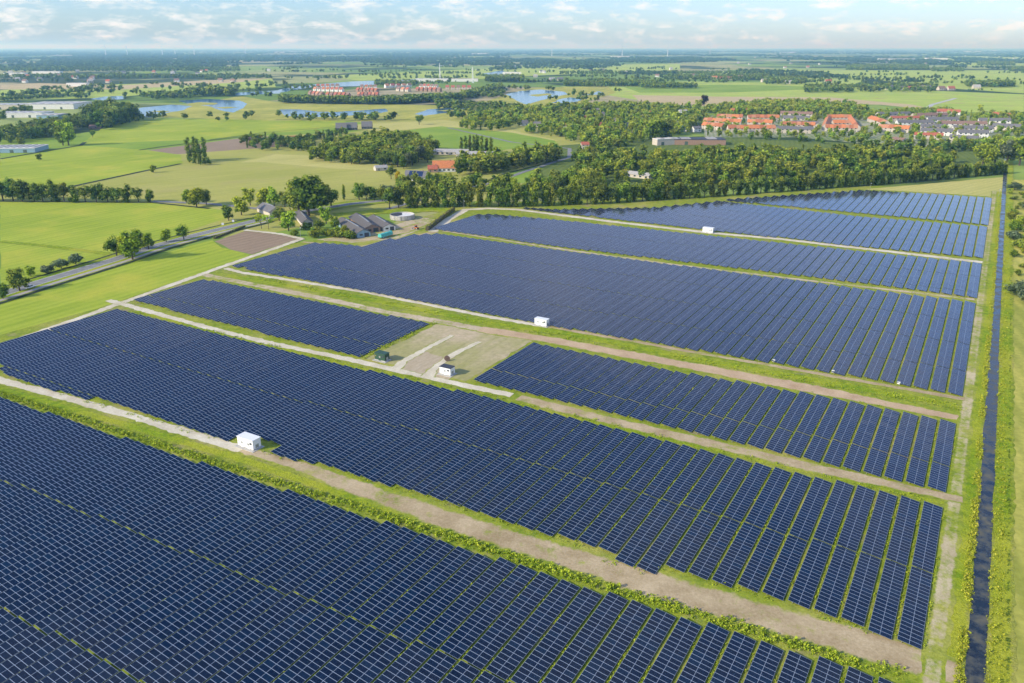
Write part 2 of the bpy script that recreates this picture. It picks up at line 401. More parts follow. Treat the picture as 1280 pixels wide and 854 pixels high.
# ================================================================ GROUND
t = NT('countryside'); v = t.coord('Object')
mp = t.n('ShaderNodeMapping'); mp.inputs['Rotation'].default_value = (0, 0, .25); mp.inputs['Scale'].default_value = (1 / 620, 1 / 900, 1); t.l(v, mp.inputs['Vector'])
vo = t.n('ShaderNodeTexVoronoi', distance='CHEBYCHEV'); vo.inputs['Scale'].default_value = 1.; vo.inputs['Randomness'].default_value = .75; t.l(mp.outputs[0], vo.inputs['Vector'])
sr = t.n('ShaderNodeSeparateColor'); t.l(vo.outputs['Color'], sr.inputs[0])
fc = t.ramp(sr.outputs[0], [(0., (.18, .28, .05)), (.3, (.27, .38, .06)), (.55, (.34, .42, .11)), (.75, (.44, .42, .18)), (.9, (.50, .40, .24)), (1., (.22, .26, .08))])
fn = t.noise(v, .02, 4, .6); fc = t.mix(t.ramp(fn, [(.35, .4), (.6, 0.)]), fc, (.08, .13, .03))
wd = t.noise(v, .0011, 4, .6); fc = t.mix(t.ramp(wd, [(.50, 0.), (.54, .92)]), fc, t.mix(t.noise(v, .03, 3), (.02, .045, .02), (.05, .08, .03)))
t.bsdf(fc, .95, .05); M_COUNTRY = t.mat
S = 90000
me = mesh_np('ground', [(-S, -3000, 0), (S, -3000, 0), (S, S, 0), (-S, S, 0)], [[0, 1, 2, 3]], M_COUNTRY)
tag(link('ground', me), kind='structure')
gre = field_mat('pasture_bright', (.28, .37, .030), (.43, .49, .055), .5, tuft=.22, yellow=(.50, .48, .06))
gre2 = field_mat('pasture_deep', (.20, .32, .035), (.32, .42, .055), 1.1, tuft=.2)
grol = field_mat('meadow_olive', (.36, .37, .075), (.50, .47, .12), .9, tuft=.25, yellow=(.42, .38, .12))
gry = field_mat('meadow_yellow', (.46, .44, .12), (.60, .54, .18), .9, tuft=.3)
gpl = field_mat('ploughed_soil', (.30, .215, .14), (.40, .30, .205), .6, stripe=.2, tuft=.3)
gtan = field_mat('stubble_tan', (.50, .40, .20), (.62, .48, .27), 1.4, tuft=.2)
gfar = field_mat('far_pasture', (.34, .46, .075), (.52, .58, .11), 1.45, stripe=.012, tuft=.1, yellow=(.38, .34, .13))
greed = field_mat('reed_bed', (.33, .35, .06), (.60, .54, .12), .3, stripe=.02, streak=3, tuft=.45)
gveg = field_mat('rough_grass', (.12, .17, .035), (.20, .25, .05), .3, streak=3, tuft=.5)
for nm, mat, px in [
    ('field', grol, [(0,252),(0,195),(300,150),(560,140),(760,160),(720,240),(480,262),(300,300)]),
    ('field', gre2, [(0,173),(60,172),(150,160),(200,148),(420,150),(500,158),(430,166),(322,170),(185,188),(0,198)]),
    ('field', gre, [(131,158),(165,151),(245,149),(430,150),(440,158),(324,168),(262,174),(112,180),(101,180)]),
    ('field', gre, [(0,199),(40,193),(101,182),(174,187),(225,190),(228,204),(190,211),(106,229),(70,236),(0,236)]),
    ('field', gpl, [(185,188),(322,170),(370,174),(390,178),(370,182),(222,193)]),
    ('field', grol, [(106,230),(190,212),(225,206),(300,194),(400,196),(470,207),(492,222),(450,240),(380,247),(265,243),(180,239)]),
    ('field', gry, [(300,203),(345,193),(420,196),(478,207),(484,214),(420,211),(330,203)]),
    ('field', gre, [(0,252),(190,253),(262,260),(286,264),(283,273),(245,286),(200,300),(137,320),(60,344),(0,362)]),
    ('field', gre, [(0,380),(60,361),(169,327),(265,300),(278,310),(313,319),(300,326),(150,378),(109,393),(0,430)]),
    ('field', gpl, [(269,302),(306,289),(372,297),(376,299),(315,318),(290,312)]),
    ('field', gre2, [(482,166),(551,158),(600,160),(649,166),(693,175),(699,184),(640,186),(600,193),(545,190),(500,180)]),
    ('field', gre2, [(626,219),(701,200),(722,211),(700,222),(663,228),(630,232)]),
    ('field', gry, [(420,157),(500,153),(555,150),(640,163),(700,176),(693,176),(640,166),(551,158),(500,163),(440,163)]),
    ('field', gfar, [(700,108),(860,102),(1000,104),(1100,111),(1280,118),(1280,140),(1180,141),(1100,128),(980,127),(870,134),(790,124),(745,117)]),
    ('field', gtan, [(790,119),(900,121),(1040,122),(1140,131),(1180,139),(1100,131),(980,129),(870,133),(800,127)]),
    ('field', gre2, [(780,109),(900,106),(1010,108),(1010,112),(900,116),(800,116)]),
    ('field', gfar, [(820,94),(960,86),(1060,89),(1060,92),(960,94),(860,99)]),
    ('field', gfar, [(1080,88),(1280,88),(1280,117),(1150,108),(1080,97)]),
    ('field', gfar, [(1000,88),(1085,88),(1085,99),(1060,108),(1000,108)]),
    ('field', gfar, [(1160,71),(1280,70),(1280,82),(1200,83)]),
    ('field', gfar, [(0,113),(60,108),(200,104),(340,98),(345,109),(200,117),(140,122),(0,126)]),
    ('field', gtan, [(0,106),(50,104),(150,107),(250,101),(300,99),(340,98),(300,103),(150,112),(0,112)]),
    ('field', gfar, [(400,95),(560,88),(700,82),(850,80),(850,87),(640,96),(600,99),(450,101)]),
    ('field', gtan, [(20,86),(100,84),(100,87),(40,89)]),
    ('field', greed, [(345,128),(560,132),(610,126),(660,110),(760,108),(770,116),(700,138),(620,136),(560,150),(440,151),(345,151),(240,148),(200,146),(215,136),(300,120)]),
    ('field', gveg, [(640,250),(1262,218),(1262,182),(1120,182),(880,170),(700,182)]),
    ('field', greed, [(1262,854),(1300,854),(1290,225),(1262,225)]),
]:
    poly_sheet(nm, GP(*px), mat, seg=12, jitter=.8)
# paler headland of the roadside pasture
strip('field_edge', GP((0,302),(60,308),(131,317),(139,320)), 5, M_LUSH, .17)
poly_sheet('village_ground', GP((880,145),(1000,143),(1130,143),(1280,146),(1280,182),(1120,184),(1000,172),(880,172)), field_mat('village_gardens', (.20,.27,.08), (.48,.45,.33), .2, stripe=.05, streak=2), seg=12, jitter=.8)
# lakes and river
t = NT('water'); v = t.coord('Object'); n = t.noise(v, .5, 4, .6)
b = t.bsdf((.04, .14, .30), .14, .5, bump=n, bstr=.05, bdist=.2); M_WATER = t.mat
LAKE_PX = [
    [(163,145),(168,139),(175,135),(215,131),(240,133),(228,138),(210,141),(188,147)],
    [(222,126),(260,124),(300,126),(309,130),(303,136),(291,141),(275,138),(262,133),(235,130)],
    [(349,137),(375,137),(399,140),(440,139),(481,136),(486,139),(470,143),(387,147),(356,145)],
    [(518,143),(535,137),(560,135),(586,135),(588,137),(551,142),(530,145)],
    [(338,116),(363,108),(440,102),(523,99),(525,102),(445,108),(390,109),(350,116)],
    [(280,117),(350,113),(350,117),(285,120)],
    [(632,118),(650,114),(675,112),(706,115),(709,118),(696,121),(675,126),(658,131),(648,127)],
    [(690,129),(700,124),(712,122),(730,124),(716,129)],
    [(732,119),(749,114),(756,118)],
    [(604,92),(628,88),(634,91),(612,96)],
    [(112,124),(130,121),(154,120),(156,124),(132,126)],
]
for px in LAKE_PX:
    poly_sheet('lake', GP(*px), M_WATER, seg=10, jitter=1.5)
for px in [[(232,130),(250,128),(272,129),(268,131),(240,132)],[(186,140),(200,138.5),(214,139),(205,141)],[(395,139.5),(430,137.6),(446,138),(420,140.3)],[(660,119),(684,117),(692,118),(672,121)],[(270,134.5),(286,133.5),(298,134.5),(280,136)],[(545,138.6),(560,137.4),(575,138),(560,139.6)]]:
    poly_sheet('reed_island', GP(*px), greed, seg=8, jitter=2.2)
# solar park ground
park = [W(20,-480), W(20,20), W(760,20), W(740,-80), W(625,-185), W(500,-330), W(425,-330), W(350,-345), W(330,-352), W(262,-342), W(200,-333), W(150,-335), W(120,-340)]
poly_sheet('park_ground', park, M_PARK, z=.21)
poly_sheet('field', GP((1262,880),(1262,250),(1283,250),(1500,880)), greed, z=.215)
Z = .235
poly_sheet('field', GP((1080,237),(1150,231),(1256,221.5),(1252,250),(1235,246),(1160,241)), gry, z=.225, seg=6, jitter=.6)
strip('verge', [W(s_, 10.6) for s_ in (20, 760)], 4.5, M_LUSH, Z)
strip('verge', [W(s_, 18.4) for s_ in (20, 1000)], 5.0, M_LUSH, Z)
strip('track', [W(30,9.0)] + [W(s_, 7.6) for s_ in (120, 760)], 4.4, M_TRK, Z + .012)
strip('dirt_strip', GP((296,561),(340,573),(375,583),(440,608),(560,651),(700,695),(850,742),(1000,783),(1100,812),(1200,843)), [4,5,6,8,9.5,10,11,11,11,8], M_DIRT, Z + .008)
strip('track', GP((-60,455),(0,476),(80,497),(165,521),(240,544),(303,563)), 4.2, M_SAND, Z + .02)
strip('verge', GP((-60,462),(0,487),(165,534),(310,578),(480,636),(700,712),(900,770),(1100,828)), 4.0, M_LUSH, Z + .004)
strip('track', GP((135,376),(150,380),(281,416),(340,430),(440,451),(502,465),(573,481),(640,495)), 3.8, M_SAND, Z + .02)
strip('dirt_strip', GP((648,498),(760,526),(860,549),(1019,586),(1203,626)), [6.4,6.4,6.4,6.4,4.5], M_DIRT, Z + .02)
strip('verge', GP((170,390),(300,424),(500,473),(760,533),(1000,588),(1180,630)), 2.6, M_LUSH, Z + .004)
strip('track', GP((282,336),(300,341),(456,365.6),(612,397),(690,410)), 3.6, M_SAND, Z + .02)
strip('dirt_strip', GP((680,408),(743,419),(812,431),(860,440),(966,458),(1206,500)), 3.4, M_DIRT, Z + .02)
strip('verge', GP((285,345),(456,374),(612,405),(700,416),(860,448),(1030,478),(1196,508)), 6.5, M_LUSH, Z + .004)
strip('dirt_strip', GP((255,344),(330,359),(400,373),(484,391),(569,406),(640,420)), 7, M_TAN, Z + .008)
strip('dirt_strip', GP((600,412),(683,424.7),(770,441),(860,457.5),(1019,488),(1206,525)), [8,8,8,8,8,5], M_BROWN, Z + .012)
strip('dirt_strip', GP((554,289),(709,313),(840,331),(1000,350),(1218,375)), 4, M_TAN, Z + .008)
strip('track', GP((540,290),(560,275),(582,262.5),(612,261),(647,262.5),(765,277.6),(891,292),(977,299.5),(1228,328.5)), [7,7,7,7,6,6,6,6,6], M_SAND, Z + .02)
strip('track', GP((-60,455),(0,433),(109,395),(150,380),(281,333),(378,299)), 4.2, M_SAND, Z + .016)
strip('track', GP((306,288),(350,293),(378,299)), 4, M_SAND, Z + .024)
strip('dirt_strip', GP((378,303),(440,309),(460,308),(515,296),(547,290)), [4,5,7,5,5], M_DIRT, Z + .014)
poly_sheet('dry_plot', [W(s_, c_) for s_, c_ in ((213.5,-189),(214.5,-144.6),(262,-144.6),(266,-160),(264,-189))], M_DRY, z=Z + .003, seg=3, jitter=.5)
poly_sheet('bare_soil', GP((492,459),(512,446),(530,440),(552,447),(545,460),(570,468),(560,476),(530,474)), M_PINK, z=Z + .006, seg=1.5, jitter=.5)
strip('track', GP((565,420),(540,433),(505,452),(494,462)), [2.6, 2.8, 3.2, 5], M_SAND, Z + .024)
strip('track', GP((600,428),(578,438),(559,449),(540,464),(534,472)), [2.6, 2.8, 3, 4, 6], M_SAND, Z + .026)
# main road with grassy shoulders, and the lane to the farm
M_ROAD = simple('asphalt', (.26, .255, .25), .9, .15, .4)
M_DITCH = simple('ditch_growth', (.035, .055, .02), .95, .5, .3)
M_LINE = simple('road_paint', (.75, .75, .72), .7, .1)
road_px = [(-40,381),(0,369),(44,355),(137,327),(194,308),(250,293),(300,281),(325,275),(356,269),(395,262),(440,255),(490,250)]
strip('verge', GP(*road_px), 22, M_LUSH, .24)
def ribbon(name, line_, width, mat, z):
    vs = []; fs = []
    for i, p in enumerate(line_):
        a = line_[max(0, i - 1)]; b = line_[min(len(line_) - 1, i + 1)]; d = math.dist(a, b); nx, ny = -(b[1] - a[1]) / d, (b[0] - a[0]) / d
        vs += [(p[0] - nx * width / 2, p[1] - ny * width / 2, z), (p[0] + nx * width / 2, p[1] + ny * width / 2, z)]
        if i: fs.append([2 * i - 2, 2 * i - 1, 2 * i + 1, 2 * i][::-1])
    return tag(link(name, mesh_np(name, vs, fs, mat)), kind='structure')
ribbon('road', GP(*road_px), 8.0, M_ROAD, .262)
off = lambda pts, d: [(p[0] - (b[1]-a[1]) / math.dist(a,b) * d, p[1] + (b[0]-a[0]) / math.dist(a,b) * d) for p, a, b in zip(pts, pts[:1] + pts[:-1], pts[1:] + pts[-1:])]
rp = GP(*road_px)
ribbon('road_marking', off(rp, 3.6), .25, M_LINE, .268); ribbon('road_marking', off(rp, -3.6), .25, M_LINE, .268)
ribbon('cycle_path', off(rp[:8], -8.5), 3.0, simple('path_concrete', (.42, .38, .34), .9, .12, .4), .262)
ribbon('ditch', off(rp[:8], -12.5), 2.2, M_DITCH, .266)
ribbon('ditch', off(rp[:8], 9.5), 1.8, M_DITCH, .266)
ribbon('road', GP((190,252),(262,255),(330,262),(356,269)), 6, M_ROAD, .258)
ribbon('road', GP((484,262),(560,240),(620,228),(655,215),(712,197),(712,186),(640,178),(560,160)), 5, M_ROAD, .256)
ribbon('path', GP((1160,135),(1165,131),(1195,123)), 9, simple('pale_path', (.5, .48, .45), .9, .1), .256)
for px, w in [([(70,238),(106,230),(190,212),(226,205)], 4.5), ([(0,199),(52,190),(101,182),(106,178)], 5), ([(174,188),(200,184),(262,176),(322,169)], 4),
              ([(0,252),(190,253.5),(262,261)], 3), ([(590,236),(625,219),(700,200)], 3), ([(345,150),(440,148),(500,145)], 6), ([(262,175),(330,166),(430,158)], 2.5)]:
    ribbon('ditch', GP(*px), w, M_DITCH, .25)
# long drainage ditch along the park
t = NT('ditch_water'); v = t.coord('Object'); n = t.noise(v, .22, 6, .7); n2 = t.noise(v, 1.2, 4)
c = t.ramp(n, [(.42, (.010, .018, .03)), (.52, (.05, .055, .05)), (.64, (.13, .12, .08))])
b = t.bsdf(c, t.ramp(n, [(.42, .06), (.6, .6)]), .5, bump=n2, bstr=.12, bdist=.05)
M_DW = t.mat
vs = []; fs = []; s_ = 20.0; i = 0
while s_ < 1000:
    w1 = 12.75 + .35 * noise.noise((s_ * .09, 0, 0)) + .2 * noise.noise((s_ * .4, 0, 9)); w2 = 16.15 + .35 * noise.noise((s_ * .08, 5, 0)) + .15 * noise.noise((s_ * .5, 2, 9))
    if s_ > 330: w1 += .2; w2 -= .4
    vs += [(*W(s_, w1), .275), (*W(s_, w2), .275)]
    if i: fs.append([2 * i - 2, 2 * i - 1, 2 * i + 1, 2 * i])
    s_ += 2.0; i += 1
tag(link('ditch_water', mesh_np('ditch_water', vs, fs, M_DW)), kind='structure')
# ================================================================ SOLAR ROWS
K = .9914
def interp(tab, c):
    if c <= tab[0][0]: return tab[0][1]
    for (a, sa), (b, sb) in zip(tab, tab[1:]):
        if c <= b: return sa + (sb - sa) * (c - a) / (b - a)
    return tab[-1][1]
PITCHR = 5.34 * K
MODW, PW = 1.30, 4.36
TLT = math.radians(8); ZLOW = .34
def near_C(c):
    if -183 < c < -167.5: return 148.3
    if -167.5 <= c < -157: return 142.3
    if -60 < c < -49.5: return 144.6
    return interp([(-330, 146), (-322, 150), (-293, 136), (-183, 141), (-157, 143.5), (-145, 145.2), (-56, 147.5), (-32, 149.9), (6, 149.6)], c)
GFAR = [(-172, 612), (-125, 668), (-85, 714.7), (-40, 722), (7, 727)]
BLOCKS = [   # name, c_right, n rows, near(c), far(c), last, phrase
    ('A', 3.6, 56, lambda c: 36.0, lambda c: interp([(-290, 123.5), (-272, 124.2), (-134, 129.6), (-60, 132.8), (-18, 135.2), (5, 136.8)], c), 'in the block nearest the camera'),
    ('C', 5.3, 62, near_C, lambda c: interp([(-330, 172), (-326, 204), (-203, 204.1), (-153, 206.4), (5, 208.1)], c), 'in the long block behind the foreground'),
    ('B', 5.4, 28, lambda c: 217.0, lambda c: interp([(-146, 260.6), (-80, 261.5), (-34, 265.0), (5, 264.6)], c), 'in the short block right of the bare plot'),
    ('b', -193.3, 26, lambda c: interp([(-334, 217.3), (-193, 213.9)], c), lambda c: interp([(-334, 257.6), (-193, 259.2)], c), 'in the short block left of the bare plot'),
    ('D', 6.0, 65, lambda c: interp([(-340, 282.5), (-144, 283.5), (-35, 289), (6, 290.2)], c),
        lambda c: interp([(-349, 343), (-318, 353), (-310.7, 352.3), (-303.8, 391), (-291.4, 403.6), (-205, 404), (-42, 408.2), (6, 411)], c), 'in the large block beyond the bare plot'),
    ('E', 6.2, 58, lambda c: interp([(-300, 414.6), (-209, 411.9), (-43, 419.5), (6, 419.5)], c), lambda c: interp([(-314, 462), (-293, 474), (-244, 480.1), (-53, 489.8), (6, 493.2)], c), 'in the block before the sandy cross track'),
]
def seg_mesh(L, nm):
    """one rigid table: glass slab tilted across x (low at -x), length L along y"""
    x0 = -PW / 2 * math.cos(TLT); x1 = -x0; z1 = ZLOW; z0 = ZLOW + PW * math.sin(TLT); th = .045
    v = [(x0, 0, z0), (x1, 0, z1), (x1, L, z1), (x0, L, z0), (x0, 0, z0 - th), (x1, 0, z1 - th), (x1, L, z1 - th), (x0, L, z0 - th)]
    f = [(0, 1, 2, 3), (7, 6, 5, 4), (0, 4, 5, 1), (1, 5, 6, 2), (2, 6, 7, 3), (3, 7, 4, 0)]
    q = L / MODW
    uv = [(0, 0), (2, 0), (2, q), (0, q)] + [(.5, .5)] * 20
    return mesh_np(nm, v, [list(a) for a in f], [M_PANEL, M_PBACK], uv=uv, midx=[0, 1, 1, 1, 1, 1])
def add_frame(mb, y0, y1):
    x0 = -PW / 2 * math.cos(TLT); k = math.tan(TLT)
    zz = lambda x: ZLOW + (-x - x0) * k - .06
    for xa in (-1.5, -.5, .6, 1.6):
        mb.add([(xa - .03, y0 + .1, zz(xa) - .07), (xa + .03, y0 + .1, zz(xa) - .07), (xa + .03, y1 - .1, zz(xa) - .07), (xa - .03, y1 - .1, zz(xa) - .07),
                (xa - .03, y0 + .1, zz(xa)), (xa + .03, y0 + .1, zz(xa)), (xa + .03, y1 - .1, zz(xa)), (xa - .03, y1 - .1, zz(xa))],
               [(3,2,1,0),(0,1,5,4),(1,2,6,5),(2,3,7,6),(3,0,4,7)])
    n = max(1, int((y1 - y0) / 5.2))
    for i in range(n + 1):
        y = y0 + .5 + (y1 - y0 - 1) * i / n
        for xp in (-1.3, 1.35): mb.box(xp - .05, xp + .05, y - .05, y + .05, -.05, zz(xp) - .12)
        mb.add([(-2.0, y - .03, zz(-2.0) - .16), (2.0, y - .03, zz(2.0) - .16), (2.0, y + .03, zz(2.0) - .16), (-2.0, y + .03, zz(-2.0) - .16),
                (-2.0, y - .03, zz(-2.0) - .08), (2.0, y - .03, zz(2.0) - .08), (2.0, y + .03, zz(2.0) - .08), (-2.0, y + .03, zz(-2.0) - .08)],
               [(3,2,1,0),(4,5,6,7),(0,1,5,4),(1,2,6,5),(2,3,7,6),(3,0,4,7)])
TAB = 24 * MODW + .46
SEGCACHE = {}
ROWINFO = []
def row_segments(near, far):
    out = []; y = far
    while y - near > 2.5:
        a = max(near, y - 24 * MODW); n = round((y - a) / MODW)
        if n < 2: break
        out.append((y - n * MODW, n)); y -= TAB
    return out
GZ = .21                                                          # level of the park ground
def solar_row(c, near, far, label, group):
    segs = row_segments(near, far)
    if not segs: return
    o = empty('solar_row', (*W(segs[-1][0], c), GZ), -AZ, label, 'solar panel row', group)
    o.rotation_euler = (0, math.radians(random.uniform(-.5, .5)), -AZ)
    base = segs[-1][0]; fr = MB()
    for (y0, n) in segs[::-1]:
        if n not in SEGCACHE: SEGCACHE[n] = seg_mesh(n * MODW, 'panel_table')
        link('panel_table', SEGCACHE[n], o, (0, y0 - base, 0)); add_frame(fr, y0 - base, y0 - base + n * MODW)
    fr.build('support_frame', M_STEEL, o)
rnd = random.Random(3)
for (bn, cr, n, nf, ff, phrase) in BLOCKS:
    for k in range(n):
        c = (cr - 2.35 - k * 5.34)
        near, far = nf(c) * K, ff(c) * K
        far = round(far / MODW) * MODW
        solar_row(c * K, near, far, f'solar row, {nth(k + 1)} from the ditch, {phrase}' if bn != 'b' else
                  f'solar row, {nth(k + 1)} from the right, {phrase}', 'solar panel rows of the park')
# rows beyond the first 300: two far blocks as one object
far_v = []; far_f = []; far_uv = []; far_m = []
def far_row(c, near, far):
    for (y0, n) in row_segments(near, far):
        me_ = SEGCACHE.get(n) or seg_mesh(n * MODW, 'panel_table'); SEGCACHE[n] = me_; b = len(far_v)
        for v_ in me_.vertices:
            x, y = W(y0 + v_.co.y, c + v_.co.x); far_v.append((x, y, v_.co.z + GZ))
        for p_ in me_.polygons: far_f.append([b + i for i in p_.vertices]); far_m.append(p_.material_index)
        far_uv.extend([tuple(l.uv) for l in me_.uv_layers[0].data])
        for yy in (y0 + .5, y0 + n * MODW / 2, y0 + n * MODW - .5):
            for xp in (-1.3, 1.35):
                b = len(far_v)
                for dx, dy, z in ((-.06,-.06,0),(.06,-.06,0),(.06,.06,0),(-.06,.06,0),(-.06,-.06,.8),(.06,-.06,.8),(.06,.06,.8),(-.06,.06,.8)):
                    x, y = W(yy + dy, c + xp + dx); far_v.append((x, y, GZ + z))
                for f_ in ((4,5,6,7),(0,1,5,4),(1,2,6,5),(2,3,7,6),(3,0,4,7)): far_f.append([b + i for i in f_]); far_m.append(1); far_uv.extend([(.5, .5)] * 4)
Ffar = [(-300, 500), (-286, 508), (-265, 512), (-205, 556), (-172, 606), (-110, 600), (-68, 596.3), (7, 603.6)]
for k in range(56):
    c = 6.3 - 2.35 - k * 5.34; near = interp([(-292, 503.8), (-144, 501), (-55, 501.2), (7, 505.7)], c); far_row(c * K, near * K, interp(Ffar, c) * K)
for k in range(33):
    c = 6.6 - 2.35 - k * 5.34; far_row(c * K, 610.5 * K, interp(GFAR, c) * K)
o = link('distant_solar_rows', mesh_np('distant_solar_rows', far_v, far_f, [M_PANEL, M_PBACK], uv=far_uv, midx=far_m))
tag(o, 'pale reflecting solar rows of the two farthest blocks below the tree line', 'solar panel rows', kind='stuff')
# ================================================================ TREES
BUDGET = [300]
def named_row(name, key, pts, hs, phrase, cat='tree', group=None, wide=(.9, 1.1)):
    """phrase with {} for the ordinal; pts already run from left to right"""
    for i, p in enumerate(pts):
        h = hs(i / max(1, len(pts) - 1)) * random.uniform(.9, 1.1)
        tree(name, key if isinstance(key, str) else random.choice(key), p, h, phrase.format(nth(i + 1)), cat, group, random.uniform(*wide)); BUDGET[0] -= 1
named_row('avenue_tree', ['row', 'row', 'row', 'dark'], along(GP((487,261),(560,259),(652,258.5),(737,256),(800,252),(900,246),(950,242),(1100,231),(1256,217.5)), 6.6, .5),
          lambda f_: 18.5 - 4.5 * min(1, f_ * 2.2), 'dense green avenue tree, {} from the left in the row behind the panels', group='avenue trees behind the solar park', wide=(.85, 1.1))
named_row('belt_tree', ['dark', 'dark', 'row'], along(GP((-8,251),(60,252.5),(120,253),(196,253)), 8.2, .8), lambda f_: 18 - 5 * f_,
          'dark round tree, {} from the left in the belt above the bright pasture', group='belt of trees above the pasture', wide=(1.0, 1.25))
named_row('poplar_tree', 'poplar', GP((577,192),(582,193),(587,192),(592,193),(597,192),(602,193),(608,192),(614,193)), lambda f_: 20,
          'slim grey-green poplar, {} from the left in the close row by the long roof', group='row of poplars', wide=(1.1, 1.35))
named_row('poplar_tree', 'poplar', GP((237,203),(244,201),(250,203),(257,201)), lambda f_: 28, 'tall dark poplar, {} from the left in the clump by the ploughed strip', group='poplar clump', wide=(1.1, 1.4))
named_row('poplar_tree', 'poplar', GP((655,206),(671,205)), lambda f_: 25, 'tall poplar, {} from the left above the triangular field', group='poplars by the lane', wide=(1.1, 1.4))
named_row('riverside_tree', ['dark', 'broad'], GP((17,122),(40,122),(73,120),(99,120),(122,117),(142,117),(171,118),(203,112),(213,114),(228,112)), lambda f_: 17,
          'rounded riverside tree, {} from the left before the far meadows', group='riverside trees at the left')
named_row('riverside_tree', ['dark', 'broad'], GP((297,113),(311,110),(339,108),(356,107),(398,101),(419,99),(435,97.5),(476,97),(486,97),(499,98),(507,96),(521,95),(541,95),(600,95)), lambda f_: 18,
          'small round tree, {} from the left along the river behind the waterside houses', group='riverside trees behind the waterside houses')
SOLO = [  # px, py, pixel height, key, name, label
    (25,364,26,'broad','roadside_tree','leafy roadside tree at the far left end of the road'), (4,374,18,'broad','roadside_tree','roadside tree cut by the left edge of the picture'),
    (39,346,13,'light','roadside_tree','small light roadside tree just right of the leftmost trees'), (58,341,10,'bush','roadside_bush','pale grey bush second beside the road'),
    (77,336,12,'bush','roadside_bush','pale grey bush in the middle of three beside the road'), (95,331,13,'bush','roadside_bush','largest pale grey bush beside the road'),
    (146,320,24,'broad','roadside_tree','leftmost tree of the roadside clump'), (157,322,24,'light','roadside_tree','light green tree second in the roadside clump'),
    (166,325,32,'light','roadside_tree','tallest tree of the roadside clump casting a long shadow'), (173,312,22,'dark','roadside_tree','darker tree at the back of the roadside clump'),
    (186,312,18,'light','roadside_tree','round tree just right of the roadside clump'), (208,303,15,'light','roadside_tree','small round tree left of the junction trees'),
    (230,300,19,'broad','roadside_tree','green roadside tree nearest the ploughed plot'), (286,276,18,'dark','roadside_tree','compact dark tree by the road crossing'),
    (302,269,21,'light','roadside_tree','bright yellow green tree right of the compact dark tree'), (246,259,21,'light','junction_tree','broad light tree over the field corner at the junction'),
    (258,256,18,'broad','junction_tree','tree behind the broad light junction tree'), (234,254,15,'light','junction_tree','small tree left of the junction trees'),
    (313,257,19,'light','junction_tree','light tree leftmost behind the crossing'), (330,258,20,'light','junction_tree','light tree in the middle behind the crossing'),
    (343,259,21,'light','junction_tree','light tree right of middle behind the crossing'), (356,259,18,'broad','junction_tree','green tree left of the giant tree'),
    (327,286,20,'open','farm_tree','thin airy tree on the grass beside the ploughed plot'), (336,287,18,'open','farm_tree','second thin airy tree beside the ploughed plot'),
    (349,276,17,'dark','farm_tree','small dark tree behind the airy trees'), (361,289,22,'light','farm_tree','yellow green tree left of the pale outbuilding'),
    (386,270,46,'broad','giant_tree','giant broad tree towering behind the farm'), (374,268,37,'broad','giant_tree','lower left neighbour of the giant farm tree'),
    (402,262,28,'dark','giant_tree','dark tree at the right foot of the giant farm tree'), (414,258,20,'dark','giant_tree','last dark tree right of the giant farm tree'),
    (408,280,19,'light','farm_tree','bright round tree behind the grey barn'), (419,287,15,'light','farm_tree','yellow green tree touching the left end of the blue gabled barn'),
    (432,296,13,'light','farm_tree','rounded yellow green tree before the blue gabled barn'), (400,289,14,'broad','farm_tree','green tree between the pale outbuilding and the barns'), (422,296,11,'light','farm_tree','low bright tree before the barns'), (441,299,9,'shrub','farm_bush','low bush at the foot of the blue gable'), (430,250,17,'poplar','farm_tree','slim poplar beside the curving road'),
    (449,250,19,'broad','farm_tree','tree left of the road bend trees'), (458,251,17,'dark','farm_tree','middle tree at the road bend'), (468,251,16,'dark','farm_tree','dark tree at the road bend before the avenue'),
    (478,252,17,'broad','farm_tree','tree at the left end of the avenue by the road'), (486,242,11,'bush','farm_bush','grey green bush behind the road bend'),
    (497,226,11,'yellow','garden_tree','bright yellow garden tree beside the white farmhouse'), (489,224,15,'dark','garden_tree','dark garden tree left of the yellow tree'),
    (537,229,12,'broad','garden_tree','garden tree right of the white farmhouse'), (560,229,11,'light','garden_tree','low garden tree before the orange roofed farmhouse'),
    (86,182,25,'light','field_tree','tall light tree alone at the meadow ditch'), (79,182,20,'broad','field_tree','lower tree left of the tall meadow tree'),
    (116,172,8,'dark','field_tree','small dark bushy tree on the upper meadow'), (49,201,8,'dark','field_tree','tiny dark tree alone on the left meadow'),
    (192,216,9,'light','field_tree','small round tree on the meadow ditch'), (27,182,9,'broad','field_tree','little tree behind the greenhouse'),
    (524,156,11,'dark','field_tree','dark spreading tree alone above the deep green field'), (880,133,12,'copper','copper_tree','dark copper tree behind the village'),
    (872,139,12,'light','village_tree','large yellow green tree left of the copper tree'), (860,139,10,'light','village_tree','yellow green tree behind the white village hall'),
    (818,180,30,'broad','village_tree','very large rounded tree left of the school'), (830,178,26,'dark','village_tree','large dark tree touching the school'),
    (1140,144,8,'dark','village_tree','dark tree at the end of the pale lane'), (1225,140,8,'light','village_tree','round light tree at the edge of the red roofed houses'),
    (1228,207,24,'light','corner_tree','big light willow left in the group at the ditch end'), (1243,205,27,'light','corner_tree','big willow in the middle of the group at the ditch end'),
    (1258,206,28,'willow','corner_tree','grey willow right of middle at the ditch end'), (1274,207,30,'light','corner_tree','big willow at the right picture edge by the ditch end'),
    (382,287,9,'shrub','farm_bush','low bush before the pale outbuilding'), (391,297,10,'shrub','farm_bush','dark bush beside the lamp mast'), (368,295,8,'shrub','farm_bush','low bush left of the lamp mast'),
]
